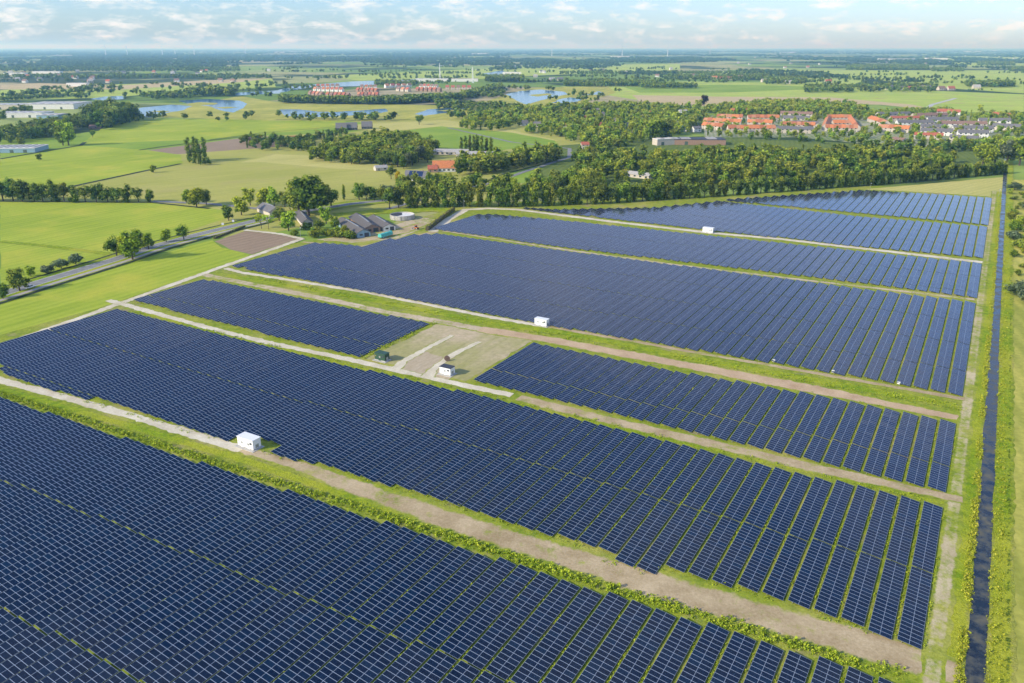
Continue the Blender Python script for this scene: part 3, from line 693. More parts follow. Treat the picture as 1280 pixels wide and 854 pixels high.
for (x, y, hp, key, nm, lab) in SOLO:
    wd = 1.25 if nm in ('giant_tree', 'corner_tree') or 'broad light' in lab or 'spreading' in lab else (1.35 if hp < 14 and key in ('bush', 'shrub') else 1.08)
    tree(nm, key, G(x, y), hp * mpp(y) * 1.2, lab, 'bush' if 'bush' in nm else 'tree', None, wd); BUDGET[0] -= 1
named_row('hedge_bush', 'shrub', along(GP((395,292),(412,295),(425,298),(441,298)), 4.2, .8), lambda f_: 5.6, 'yellow green bush, {} from the left in the hedge before the barn', 'bush', 'bushes before the barn', (1.1, 1.4))
named_row('ditch_bush', ['shrub', 'bush', 'light', 'broad'], [G(x, y) for x, y in [(1268,238),(1276,244),(1266,250),(1275,258),(1284,262),(1268,268),(1277,276),(1286,284),(1270,290),(1279,300),(1273,345),(1276,370),(1284,380),(1262,243),(1271,262),(1281,250),(1264,277),(1273,283),(1281,292),(1266,300),(1275,310),(1284,318),(1268,322),(1279,335)]][::-1], lambda f_: random.choice([3.5, 5, 7]),
          'round bush, {} from the front on the right bank of the long ditch', 'bush', 'bushes on the right bank', (1.3, 1.8))
# ---- woods: the nearest trees are things, the rest of each wood is one object
LOWR = np.random.default_rng(5)
def low_tree(kind, n, size):
    L = tree_shape(kind, LOWR); V, Q, T = leaf_cloud(LOWR, L, n, size); vs = [V]; tn = [T]; tri = []; base = len(V)
    for c, r in L[-3:]:
        cv, cf = ico_core(c, tuple(q * .8 for q in r)); vs.append(cv); tri += [[base + a, base + b_, base + c_, base + c_] for a, b_, c_ in cf]; base += len(cv); tn.append(np.full(len(cv), .12))  # dark-toned cores again paint the crown's inner shade
    return np.concatenate(vs), Q, np.array([t_[:3] for t_ in tri]), np.concatenate(tn)
LOWM = [low_tree('broad', 300, .058) for _ in range(5)] + [low_tree('row', 300, .055) for _ in range(3)] + [low_tree('poplar', 240, .045), low_tree('open', 200, .05)]
LOWF = [low_tree('broad', 44, .13) for _ in range(6)]
def wood_mesh(name, items, bank, mat, label, cat='woodland'):
    V = []; T = []; U = []; fq = []; ft = []; b = 0
    for (x, y, h, wx) in items:
        v_, q_, t_, tn_ = random.choice(bank); a = random.uniform(0, 6.28); ca, sa = math.cos(a), math.sin(a)
        X = (v_[:, 0] * ca - v_[:, 1] * sa) * h * wx + x; Y = (v_[:, 0] * sa + v_[:, 1] * ca) * h * wx + y
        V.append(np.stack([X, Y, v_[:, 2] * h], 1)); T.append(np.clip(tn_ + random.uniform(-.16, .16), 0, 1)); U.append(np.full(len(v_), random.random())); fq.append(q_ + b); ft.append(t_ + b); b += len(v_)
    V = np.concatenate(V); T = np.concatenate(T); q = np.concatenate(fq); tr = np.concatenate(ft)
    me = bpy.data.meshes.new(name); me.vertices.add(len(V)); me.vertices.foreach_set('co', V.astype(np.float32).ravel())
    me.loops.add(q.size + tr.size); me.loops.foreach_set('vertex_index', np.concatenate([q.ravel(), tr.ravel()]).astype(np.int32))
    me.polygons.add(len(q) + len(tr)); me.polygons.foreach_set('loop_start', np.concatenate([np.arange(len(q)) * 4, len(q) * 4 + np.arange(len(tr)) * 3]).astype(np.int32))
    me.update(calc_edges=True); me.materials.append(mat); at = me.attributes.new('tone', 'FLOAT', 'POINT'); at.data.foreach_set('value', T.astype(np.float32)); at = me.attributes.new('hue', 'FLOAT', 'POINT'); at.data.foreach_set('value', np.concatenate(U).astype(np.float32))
    o = link(name, me); return tag(o, label, cat, kind='stuff')
KEEP = []        # clearings round houses: (x, y, radius)
def clear(x, y, r): KEEP.append((x, y, r))
def free(p): return all((p[0] - a) ** 2 + (p[1] - b) ** 2 > r * r for a, b, r in KEEP)
# ================================================================ BUILDINGS
BR = simple('brick_wall', (.34, .22, .16), .85, .15, 1.); BW = simple('white_render', (.74, .73, .70), .8, .06, .6); BC = simple('cream_wall', (.56, .50, .42), .85, .1, .8)
def roof_mat(name, col):
    t = NT(name); v = t.coord('Object'); wv = t.n('ShaderNodeTexWave', wave_type='BANDS', bands_direction='Y'); wv.inputs['Scale'].default_value = 2.2; t.l(v, wv.inputs['Vector'])
    n = t.noise(v, .8, 4, .6); c = t.ramp(n, [(.3, tuple(x * .8 for x in col)), (.7, tuple(min(1, x * 1.15) for x in col))])
    t.bsdf(c, .8, .25, bump=wv.outputs['Fac'], bstr=.4, bdist=.05); return t.mat
RO = roof_mat('orange_tiles', (.60, .215, .085)); RO2 = roof_mat('faded_orange_tiles', (.52, .24, .13)); RO3 = roof_mat('terracotta_tiles', (.42, .155, .075)); RG = roof_mat('grey_tiles', (.17, .165, .17)); RR = roof_mat('red_tiles', (.42, .13, .08)); RB = roof_mat('brown_tiles', (.27, .17, .13)); RL = roof_mat('pale_roofing', (.42, .40, .38))
M_GLASS = simple('window_glass', (.03, .045, .06), .08, .1, 1., .6); M_FRAME = simple('window_frame', (.75, .75, .73), .6, .05); M_DOOR = simple('painted_door', (.10, .14, .12), .5, .1)
M_CONC = simple('concrete', (.48, .46, .42), .9, .15, 1.); M_WHITE = simple('white_steel', (.82, .83, .84), .45, .04, 1.); M_GREEN = simple('green_steel', (.035, .085, .055), .5, .1, 1.)
M_DARK = simple('dark_roofing', (.055, .06, .075), .6, .1, 1.); M_RUB = simple('rubber', (.02, .02, .02), .8, .1); M_TEAL = simple('teal_tarpaulin', (.10, .50, .44), .55, .12, .8); M_ORANGE = simple('orange_paint', (.60, .17, .04), .5, .1)
M_BLUEW = simple('blue_cladding', (.28, .42, .52), .6, .1, 1.)
PV = simple('roof_solar_panel', (.015, .03, .09), .2, .1, 1., .6)
HCACHE = {}
def house_parts(L, D, h, r, roof, wall, nwin, detail):
    k = (round(L, 1), D, h, r, roof.name, wall.name, nwin, detail)
    if k in HCACHE: return HCACHE[k]
    P = []
    P.append(('wall', MB().gable_walls(L, D, h, r).mesh('house_wall', wall)))
    P.append(('roof', MB().gable_roof(L, D, h, r).mesh('house_roof', roof)))
    P.append(('chimney', MB().box(L * .3 - .4, L * .3 + .4, -.4, .4, r - .8, r + .9).mesh('house_chimney', BR)))
    for side in (-1, 1):
        for i in range(nwin):
            for z in ((1.0,) if h < 4 else (1.0, 3.7)):
                x = -L / 2 + L * (i + .5) / nwin
                if side == -1 and i == 0 and z == 1.0: continue
                ww = min(1.1, L / nwin * .36); y = side * (D / 2 + .03)
                P.append(('window', MB().box(x - ww - .1, x + ww + .1, min(y, y - side * .05), max(y, y - side * .05), z - .1, z + 1.5, 1).box(x - ww, x + ww, min(y, y + side * .04), max(y, y + side * .04), z, z + 1.4, 0).mesh('house_window', [M_GLASS, M_FRAME])))
    x = -L / 2 + L * .5 / nwin; P.append(('door', MB().box(x - .5, x + .5, -D / 2 - .07, -D / 2 + .02, 0, 2.15).mesh('house_door', M_DOOR)))
    HCACHE[k] = P; return P
def house(name, xy, rz, L, D, h, r, roof, wall, label, cat='house', group=None, nwin=2, detail=1, z=.2):
    o = empty(name, (xy[0], xy[1], z), rz, label, cat, group)
    for nm, me in house_parts(L, D, h, r, roof, wall, nwin, detail):
        link(nm, me, o)
    clear(xy[0], xy[1], max(L, D) * .5 + 3); return o
def terrace(p0, p1, n, D, h, r, roof, wall, phrase, group):
    a, b = G(*p0), G(*p1); rz = math.atan2(b[1] - a[1], b[0] - a[0]); L = math.dist(a, b) / n
    for i in range(n):
        if roof in (RO, RO2, RO3): roof = random.choice([RO, RO, RO2, RO3])
        if 'waterside' in phrase: roof = random.choice([RR, RO3, RB, RO2, RB, RR])
        f_ = (i + .5) / n; hh = random.choice([0, 0, .12, -.1])
        o = house('terraced_house', (a[0] + (b[0] - a[0]) * f_, a[1] + (b[1] - a[1]) * f_), rz, round(L * (.66 if 'waterside' in phrase else 1), 1), D, h, r, roof, wall, phrase.format(nth(i + 1)), 'house', group, 1)
        o.scale = (1, 1, 1 + hh * .3)
orange = [((879,161),(904,163),5,'orange roofed terraced house, {} from the left in the short row at the village front','front row left'),
    ((909,165),(968,165),12,'orange roofed terraced house, {} from the left in the long row at the village front','long orange row'),
    ((896,150),(928,151),7,'orange roofed terraced house, {} from the left in the back row, left half','back orange row, left'),
    ((934,151),(973,151),8,'orange roofed terraced house, {} from the left in the back row, right half','back orange row, right'),
    ((898,156),(926,157),6,'orange roofed terraced house, {} from the left in the middle row','middle orange row'),
    ((1033,151),(1063,151),6,'orange roofed terraced house, {} from the left on the far side of the courtyard','courtyard houses, far side'),
    ((1031,164),(1071,165),8,'orange roofed terraced house, {} from the left on the near side of the courtyard','courtyard houses, near side'),
    ((1088,152),(1108,159),5,'orange roofed terraced house, {} from the left in the slanting row','slanting orange row')]
orange += [((880,155),(900,156),4,'orange roofed house, {} from the left in the short row behind the village front','short row'), ((934,157),(965,158),6,'orange roofed house, {} from the left in the inner row','inner row'),
    ((978,160),(1018,161),7,'orange roofed house, {} from the left in the row left of the courtyard','row left of the courtyard'), ((1040,158),(1060,158),4,'orange roofed house, {} from the left inside the courtyard','courtyard inner houses'),
    ((1098,164),(1136,166),6,'orange roofed house, {} from the left at the front right of the village','front right row'), ((905,143),(950,143),7,'orange roofed house, {} from the left under the tree belt','row under the tree belt')]
for p0, p1, n, ph, g in orange: terrace(p0, p1, n, 10, 5.2, 9.2, RO, BC, ph, g)
terrace((1031,163),(1035,152), 4, 9, 5.2, 9, RO, BC, 'orange roofed house, {} from the front on the left side of the courtyard', 'courtyard houses, left side')
terrace((1071,164),(1063,152), 4, 9, 5.2, 9, RO, BC, 'orange roofed house, {} from the front on the right side of the courtyard', 'courtyard houses, right side')
terrace((970,166),(1016,167), 9, 10, 5.2, 8.6, RG, BC, 'grey roofed terraced house, {} from the left beside the long orange row', 'grey front row')
for j, (p0, p1, n) in enumerate([((975,146),(1015,147),7),((978,152),(1012,153),6),((985,158),(1022,159),6),((1096,147),(1136,146),7),((1140,149),(1182,148),7),((1112,152),(1150,152),7),((1158,154),(1196,154),6),((1120,158),(1165,158),8),
        ((1172,159),(1232,160),9),((1150,163),(1182,164),6),((1190,165),(1240,166),8),((1150,168.5),(1190,170),7),((1196,171),(1234,172),6),((1142,173.5),(1178,175),6),((1186,177),(1222,179),6),((1116,180),(1130,182),3),((1222,155),(1262,156),6),((1240,162),(1275,164),5)]):
    where = 'the {} grey row from the back'.format(nth(j + 1))
    terrace(p0, p1, n, random.choice([9, 10]), 5.4, random.choice([8.2, 9]), random.choice([RG, RR, RB, RG]), random.choice([BW, BC, BC]), 'terraced house, {} from left in ' + where, 'grey terraces, ' + where)
terrace((1170,143),(1200,144), 5, 9, 5, 9, RR, BW, 'red roofed house, {} from the left at the back of the village', 'red roofed houses')
terrace((1236,147),(1262,149), 4, 9, 5, 9, RR, BC, 'red roofed house, {} from the left below the round light tree', 'right red roofed houses')
# scattered houses in the wooded part of the village
pts = sorted([(600,150),(655,157),(664,163),(672,159),(680,152),(690,150),(702,161),(720,157),(735,151),(748,160),(762,166),(770,154),(786,160),(800,150),(752,146),(812,145),(838,150),(828,160),(785,170),(842,158),(868,154),(746,141),(870,165),(731,186),(853,164)])
for i, (x, y) in enumerate(pts):
    house('cottage', G(x, y), random.uniform(-.5, .5), random.choice([9., 12.]), 8, 3.2 if i % 2 else 4.8, 7.5, random.choice([RG, RB, RR, RG]), random.choice([BW, BW, BC]), 'cottage among the village trees, {} from the left'.format(nth(i + 1)), 'house', 'cottages among the village trees')
# waterside town by the lakes
for j, (p0, p1, n, rf, wl) in enumerate([((387,119),(405,121),4,RB,BR),((408,121),(438,122),6,RR,BR),((392,114),(430,115),7,RR,BW),((395,110),(425,110),5,RB,BW),((447,121),(474,121.5),6,RO,BR),((446,115),(473,116),6,RR,BR),((450,111),(472,111),4,RB,BW),
        ((496,114),(513,115),3,RG,BC),((520,114),(552,115),6,RR,BR),((524,110),(548,110.5),5,RO,BW),((480,110),(515,109),5,RG,BW),((556,112),(590,112),5,RB,BC)]):
    terrace(p0, p1, n, 11, 6, 11, rf, wl, 'waterside house, {} from the left in row ' + ['one at the left end', 'two at the left', 'three behind row two', 'four at the far left', 'five in the middle', 'six behind row five', 'seven at the middle back',
            'eight in the gap', 'nine at the right', 'ten behind row nine', 'eleven at the centre back', 'twelve at the right end'][j], 'waterside houses, group ' + str(j + 1))
for i, (x, y, r_) in enumerate([(866,96,RB),(893,99,RO),(902,100,RR),(912,100,RR),(925,98,RB),(955,103,RL),(985,105,RL),(1035,104,RR),(1112,112,RG),(1128,113,RG),(1137,113,RR),(1150,112,RB),(1158,112,RG),(1176,113,RB),(1188,113,RR),(1220,111,RL),(700,101,RG),(690,101,RL)]):
    house('farmhouse', G(x, y), random.uniform(-.4, .4), 20., 12, 5, 11, r_, BC, 'farmhouse in the far hamlets, {} in the line from the village to the horizon trees'.format(nth(i + 1)), 'house', 'farmhouses of the far hamlets', 3)
# near farm and its neighbours
def at_rot(p, q):
    a, b = G(*p), G(*q); return math.atan2(b[1] - a[1], b[0] - a[0])
RBN = roof_mat('weathered_roofing', (.135, .125, .12))
def barn(name, gable_px, back_px, Wd, h, r, roof, wall, label, dark_door=True, z=.22):
    a, b = G(*gable_px), G(*back_px); L = math.dist(a, b); rz = math.atan2(a[1] - b[1], a[0] - b[0])
    o = empty(name, ((a[0] + b[0]) / 2, (a[1] + b[1]) / 2, z), rz, label, 'barn'); clear((a[0] + b[0]) / 2, (a[1] + b[1]) / 2, L * .6)
    MB().gable_walls(L, Wd, h, r).build('wall', wall, o); MB().gable_roof(L, Wd, h, r, .6, .2).build('roof', roof, o)
    if dark_door: MB().box(L / 2 + .01, L / 2 + .08, Wd * .05, Wd * .38, 0, h * .95).build('door', M_DARK, o)
    MB().box(L / 2 + .01, L / 2 + .07, -Wd * .32, -Wd * .08, 1.1, 2.1).build('window', M_GLASS, o)
    MB().box(-L * .3, L * .3, -.35, .35, r - .05, r + .4).build('ridge_vent', M_STEEL, o)
    return o
barn('barn', (455,297), (428,281), 8.5, 2.8, 4.8, RBN, M_BLUEW, 'grey roofed barn with blue gable nearest the solar panels')
barn('barn', (466,291), (446,276), 10, 2.9, 5.0, RBN, BR, 'middle barn with long grey roof joined behind the blue gabled barn')
barn('barn', (487,289), (467,277), 8, 2.7, 4.4, RBN, BW, 'right hand barn with white gable beside the round tank')
barn('barn', (346,270), (330,264), 10, 3, 6, RG, BC, 'dark roofed shed behind the airy trees by the crossing')
barn('outbuilding', (385,284), (375,272), 7, 3, 5, RBN, BC, 'pale outbuilding left of the barns')
o = house('farmhouse', G(521,226), -.28, 20., 10, 3.4, 8.5, RG, BW, 'white farmhouse with solar panels on its grey roof', nwin=5)
for i in range(2):
    y0, y1 = -5.2, -.6; k = (8.5 - 3.4) / 5.
    MB().add([(-6 + i * 7, y0 + .9, 3.4 + .32 + (.7) * k), (-.0 + i * 7, y0 + .9, 3.4 + .32 + .7 * k), (0 + i * 7, y1, 8.5 - .6 * k + .36), (-6 + i * 7, y1, 8.5 - .6 * k + .36)], [(0, 1, 2, 3)]).build('roof_panel', PV, o)
house('farmhouse', G(555,214), .12, 21., 12, 3.6, 9.5, RO, BW, 'white farmhouse with a bright orange tiled roof', nwin=5)
house('farm_shed', G(541,215), .1, 9., 8, 3, 6, RR, BR, 'small red roofed shed left of the orange roofed farmhouse')
house('farm_shed', G(476,213), .5, 12., 7, 2.6, 4.6, RL, BC, 'grey shed alone at the edge of the olive meadow')
house('long_stable', G(560,193), -.12, 46., 12, 3, 5.5, RL, BC, 'long grey stable left of the poplar row', 'stable', nwin=9)
house('long_stable', G(594,196), -.12, 40., 11, 3, 5.4, RL, BC, 'long grey stable in front of the poplar row', 'stable', nwin=8)
for x, y, lab in [(427,163,'dark gabled farm building leftmost in the hilltop group'), (440,162.5,'dark gabled farm building in the middle of the hilltop group'), (459,161,'dark gabled farm building rightmost of the hilltop group')]:
    house('farm_building', G(x, y), .1, 15., 10, 3.5, 10, RG, M_DARK, lab, 'barn', nwin=3)
house('farm_shed', G(320,178), .2, 16., 8, 3, 6, RB, BR, 'brown farm shed behind the poplar clump'); house('farm_shed', G(366,177), .2, 14., 8, 3, 6.5, RR, BC, 'red roofed farm shed right of the brown one')
house('farmhouse', G(50,166), .1, 24., 12, 4, 9, RR, BW, 'red and white farmhouse left of the tall meadow tree', nwin=5)
house('farm_shed', G(119,161), 0., 14., 9, 2.6, 5, RB, BR, 'low brown shed on the upper meadow')
house('village_hall', G(855,145), .0, 18., 12, 8, 10, RL, BW, 'white village hall left of the orange roofs', 'hall', nwin=4)
house('farm_shed', G(796,222), -.75, 30., 7, 3, 5, RL, BC, 'long pale roofed shed hidden in the wood behind the avenue', nwin=5)
def warehouse(name, xy, rz, L, D, h, roofm, wallm, label, bays=6, z=.2):
    o = empty(name, (xy[0], xy[1], z), rz, label, 'warehouse'); clear(xy[0], xy[1], max(L, D) * .55)
    MB().box(-L/2, L/2, -D/2, D/2, 0, h).build('wall', wallm, o)
    m = MB(); m.box(-L/2 - .3, L/2 + .3, -D/2 - .3, D/2 + .3, h + .004, h + .5); m.build('roof', roofm, o)
    for i in range(bays):
        x = -L/2 + L * (i + .5) / bays; MB().box(x - L/bays*.18, x + L/bays*.18, -D*.4, D*.4, h + .5, h + 1.1).build('rooflight', RL if roofm is not RL else BW, o)
    for i in range(0, bays, 2):
        x = -L/2 + L * (i + .5) / bays; MB().box(x - 2, x + 2, -D/2 - .06, -D/2 + .01, 0, min(h * .7, 4)).build('door', M_DOOR, o)
    return o
warehouse('warehouse', G(74,135), .05, 92, 80, 9, RL, BW, 'long pale warehouse with white front left of the dark wood')
warehouse('warehouse', G(14,136), .02, 70, 50, 8, RL, BC, 'grey flat warehouse at the left edge behind the trees')
warehouse('warehouse', G(30,146), .08, 80, 45, 7, BW, BW, 'white roofed warehouse in front of the long pale one')
warehouse('warehouse', G(66,148), .08, 34, 36, 6, RL, M_BLUEW, 'small blue grey warehouse right of the white roofed one', 3)
warehouse('greenhouse', G(20,189), .12, 56, 36, 4.5, BW, M_BLUEW, 'low white roofed greenhouse at the left edge of the meadow', 8)
warehouse('school', G(872,180), -.06, 62, 26, 6, M_DARK, BR, 'flat roofed school with dark roof at the village edge', 2)
warehouse('school', G(832,181), .35, 30, 12, 7, BW, BC, 'white edged annexe left of the school', 2)
for i, (x, y, L, D, m) in enumerate([(98,108,60,20,BW),(540,102,110,30,BW),(581,102,90,30,BC),(510,105,60,25,BW),(1120,76,300,60,BW),(1170,75,200,40,RL),(985,66.5,300,60,BW),(1215,65,400,80,BW),(1245,63.5,300,60,BW),(370,65.5,300,60,BW),(350,66,200,60,RL),(60,92,120,30,BW),(20,94,90,30,RL),(600,68,300,50,RL),(640,93,80,25,BW),(775,72.5,200,40,BW)]):
    warehouse('distant_warehouse', G(x, y), .0, L, D, 9 if y > 90 else 16, m, BW, 'small pale warehouse towards the horizon, {} in the list from front left to back right'.format(nth(i + 1)) if 0 else 'pale distant warehouse ' + ['by the left fields','at the waterside left crane','at the waterside right crane','left of the cranes','right of centre below the horizon','right of the long white one','above the hamlets','at the far right horizon','last at the right horizon','on the left horizon','beside the left horizon hall','at the left beyond the road fields','at the left picture edge far off','at mid horizon','behind the lakes','above the right hand lake'][i], 3)
# ---- transformer cabins
L_SIGN = simple('yellow_sign', (.75, .55, .03), .6, .05)
def cabin(name, s0, c0, Lc, Ds, h, wall, roofm, label, pad=True, doors=2):
    x, y = W(s0, c0); o = empty(name, (x, y, GZ + .03), -AZ, label, 'transformer cabin')
    m = MB(); m.box(-Lc/2, Lc/2, -Ds/2, Ds/2, .12, h); m.build('body', wall, o)
    MB().box(-Lc/2 - .12, Lc/2 + .12, -Ds/2 - .12, Ds/2 + .12, h + .003, h + .18).build('roof', roofm, o)
    for i in range(doors):
        xx = -Lc/2 + Lc * (i + .7) / (doors + .4)
        d = MB().box(xx - .55, xx + .55, -Ds/2 - .05, -Ds/2 - .002, .2, 2.3).build('door', M_WHITE if wall is not M_GREEN else M_GREEN, o)
        MB().box(xx - .35, xx + .35, -Ds/2 - .08, -Ds/2 - .055, 1.3, 2.0).build('vent', M_STEEL, d); MB().box(xx + .38, xx + .45, -Ds/2 - .12, -Ds/2 - .055, 1.05, 1.2).build('handle', M_DARK, d)
    MB().box(-Lc/2 - .03, Lc/2 + .03, -Ds/2 - .03, Ds/2 + .03, .1, .42).build('plinth', M_CONC, o)
    MB().add([(-Lc/2 + .25, -Ds/2 - .06, 1.75), (-Lc/2 + .65, -Ds/2 - .06, 1.75), (-Lc/2 + .45, -Ds/2 - .06, 2.1)], [(0, 1, 2)]).build('warning_sign', L_SIGN, o)
    MB().box(Lc/2 - 1.3, Lc/2 - .5, -Ds/2 - .06, -Ds/2 - .003, 1.7, 2.3).build('vent', M_DARK, o)
    MB().box(Lc/2 + .002, Lc/2 + .05, -.6, .6, .5, 1.6).build('vent', M_STEEL, o)
    if pad: MB().box(-Lc/2 - .7, Lc/2 + .7, -Ds/2 - .9, Ds/2 + .6, -.05, .12).build('pad', M_CONC, o)
    return o
cabin('transformer_cabin', 141.6, -172.3, 6.4, 3.0, 3.1, M_WHITE, M_WHITE, 'white transformer cabin on a pad beside the track in the notch of the panels')
cabin('transformer_cabin', 216.6, -154.1, 4.6, 2.9, 2.8, M_WHITE, M_DARK, 'white transformer cabin with dark roof on the bare plot', True, 1)
cabin('transformer_cabin', 215.4, -182.8, 4.8, 2.7, 2.9, M_GREEN, M_GREEN, 'dark green transformer cabin on the bare plot', True, 1)
cabin('transformer_cabin', 280.8, -150.4, 5.6, 2.6, 2.8, M_WHITE, M_WHITE, 'white transformer cabin at the edge of the middle block')
cabin('transformer_cabin', 492.0, -145.4, 6.5, 3.0, 3.0, M_WHITE, M_WHITE, 'farthest white transformer cabin beside the sandy cross track')
for (x, y, lab) in [(1123,481.5,'rightmost'), (1041,467,'middle'), (967,453.5,'leftmost')]:
    o = empty('inverter_cabinet', (*G(x, y), GZ), -AZ, 'small white inverter cabinet at the row ends, ' + lab + ' of three', 'inverter', 'inverter cabinets', .75)
    MB().box(-.6, .6, -.3, .3, .35, 1.5).build('cabinet_body', M_WHITE, o); MB().box(-.66, .66, -.36, .36, 1.503, 1.57).build('canopy', M_STEEL, o)
    for q in (-.5, .5): MB().box(q - .04, q + .04, -.04, .04, -.05, .347).build('leg', M_STEEL, o)
def mast(px, lab, h=5.5):
    o = empty('camera_mast', (*G(*px), GZ), 0, lab, 'camera mast'); MB().tube((0,0,0), (0,0,h), .11, .07).build('pole', M_STEEL, o)
    MB().box(-.35, .35, -.12, .12, h + .01, h + .2).build('bracket', M_STEEL, o); MB().box(.2, .55, -.2, .1, h - .3, h + .005).build('camera_head', M_WHITE, o)
mast((580,262), 'thin camera mast where the sandy track bends', 6); mast((376,297), 'thin camera mast behind the corner of the panels', 6); mast((1087.5,238), 'thin camera mast at the far edge of the panels'); mast((1248,246), 'thin camera mast beside the far end of the ditch')
# small things on the bare plot
o = empty('cable_drum', (*G(559,452), GZ + .02), .4, 'brown wooden cable drum beside the white cabin with dark roof', 'cable drum')
for q in (-.5, .42): MB().tube((0, q, 1.0), (0, q + .08, 1.0), 1.0, 1.0, 20).build('flange', BR, o)
MB().tube((0, -.418, 1.0), (0, .418, 1.0), .55, .55, 16).build('core', M_RUB, o)
# ---- round tank, trailer, loader, hedge at the farm
tx, ty = G(503, 273.5); o = empty('slurry_tank', (tx, ty, .22), 0, 'round concrete tank with a half open white cover beside the barns', 'tank'); clear(tx, ty, 14)
m = MB(); n = 40; R0, R1, hh = 8.3, 8.0, 3.0; vs = []
for i in range(n):
    a = 2 * math.pi * i / n; ca, sa = math.cos(a), math.sin(a); vs += [(ca*R0, sa*R0, 0), (ca*R0, sa*R0, hh), (ca*R1, sa*R1, hh), (ca*R1, sa*R1, 0)]
m.add(vs, [(4*i+k, 4*((i+1)%n)+k, 4*((i+1)%n)+(k+1), 4*i+k+1) for i in range(n) for k in range(3)]); m.build('wall', M_CONC, o)
m = MB(); cvv = [(0, 0, 2.3)] + [(math.cos(t_) * 7.95, math.sin(t_) * 7.95, 2.3) for t_ in [2*math.pi*i/n for i in range(n + 1)]]
m.add(cvv, [(0, i + 1, i + 2) for i in range(n)]); m.build('cover', BW, o)
m = MB(); m.add([(0, 0, 2.36)] + [(math.cos(t_) * 7.9, math.sin(t_) * 7.9, 2.36) for t_ in [math.pi * (.55 + .75 * i / 16) for i in range(17)]], [(0, i + 1, i + 2) for i in range(16)]); m.build('dark_sheet', M_DARK, o)
for i in range(12):
    a = 2 * math.pi * i / 12; MB().box(8.32, 8.5, -.12, .12, 0, 2.9).build('rib', M_STEEL, o, (0, 0, 0), a)
def wheels(o, pts, r, w_):
    for (x, y) in pts:
        t_ = MB().tube((x, y - w_/2, r), (x, y + w_/2, r), r, r, 16).build('wheel', M_RUB, o); MB().tube((x, y - w_/2 - .01, r), (x, y + w_/2 + .01, r), r * .5, r * .5, 12).build('rim', M_WHITE, t_)
rz = at_rot((471,299), (494,292)); x, y = G(482, 297)
o = empty('covered_trailer', (x, y, .24), rz, 'long trailer under a teal tarpaulin parked before the barns', 'trailer')
m = MB(); prof = [(-1.3, .9), (-1.32, 2.2), (-.9, 2.9), (0, 3.15), (.9, 2.9), (1.32, 2.2), (1.3, .9)]
xs = [-5.6, -3.7, -1.8, 0, 1.8, 3.7, 5.6]; vs = [(xx, p[0] * (1 + .03 * (i % 2)), p[1] - .18 * (i % 2)) for i, xx in enumerate(xs) for p in prof]; q = len(prof)
fs = [(i*q + k, (i+1)*q + k, (i+1)*q + k + 1, i*q + k + 1) for i in range(len(xs) - 1) for k in range(q - 1)] + [tuple(range(q)), tuple((len(xs)-1)*q + k for k in range(q - 1, -1, -1))]
m.add(vs, fs); m.build('tarpaulin', M_TEAL, o); MB().box(-5.7, 5.9, -1.2, 1.2, .7, .89).build('chassis', M_DARK, o); MB().box(5.91, 7.3, -.12, .12, .7, .85).build('drawbar', M_STEEL, o)
wheels(o, [(-3.6, -1.1), (-3.6, 1.1), (-2.2, -1.1), (-2.2, 1.1)], .5, .35)
x, y = G(520, 287); o = empty('wheel_loader', (x, y, .24), 2.6, 'small orange wheel loader on the yard by the hedge', 'loader')
MB().box(-1.6, .6, -.8, .8, .6, 1.4).build('body', M_ORANGE, o); MB().box(-.6, .5, -.7, .7, 1.403, 2.5).build('cab', M_GLASS, o); MB().box(-.7, .6, -.78, .78, 2.503, 2.6).build('cab_roof', M_ORANGE, o)
MB().tube((.4, -.5, 1.3), (2.2, -.5, .6), .1, .1).tube((.4, .5, 1.3), (2.2, .5, .6), .1, .1).build('boom', M_ORANGE, o); MB().add([(2.2,-1,.1),(2.9,-1,.1),(2.5,-1,.9),(2.1,-1,.8),(2.2,1,.1),(2.9,1,.1),(2.5,1,.9),(2.1,1,.8)], [(0,1,2,3),(7,6,5,4),(0,4,5,1),(1,5,6,2),(2,6,7,3),(3,7,4,0)]).build('bucket', M_STEEL, o)
wheels(o, [(-1.2, -.85), (-1.2, .85), (.8, -.85), (.8, .85)], .55, .4)
def hedge(px0, px1, h, w_, label, leaf=L_LIGHT):
    a, b = G(*px0), G(*px1); L = math.dist(a, b); rz = math.atan2(b[1] - a[1], b[0] - a[0]); rng = np.random.default_rng(int(px0[0]))
    lobes = [((x, rng.uniform(-.15, .15) * w_, h * .5), (1.6, w_ * .55, h * .52)) for x in np.arange(-L/2, L/2, 1.3)]
    V, Q, T = leaf_cloud(rng, lobes, int(L * h * 9), .28); o = empty('hedge', ((a[0]+b[0])/2, (a[1]+b[1])/2, .2), rz, label, 'hedge')
    link('foliage', mesh_np('hedge_foliage', V, Q, leaf, {'tone': T}), o)
    MB().box(-L/2, L/2, -w_*.3, w_*.3, 0, h * .8).build('branches', M_BARK, o); return o
hedge((534,289), (567,264), 3.4, 3.2, 'tall clipped hedge between the farm yard and the sandy track')
hedge((268,299), (306,284), 1.2, 2.0, 'low rough hedge between the road and the ploughed plot', L_WEED)
strip('verge', GP((420,270),(470,265),(540,262),(560,263)), 18, M_LUSH, .226); strip('yard', GP((405,301),(460,300),(500,290),(530,280)), [5, 9, 14, 9], M_DIRT, .232)
poly_sheet('yard', GP((395,300),(440,304),(500,298),(530,285),(548,275),(525,272),(488,283),(430,296)), M_TAN, z=.229)
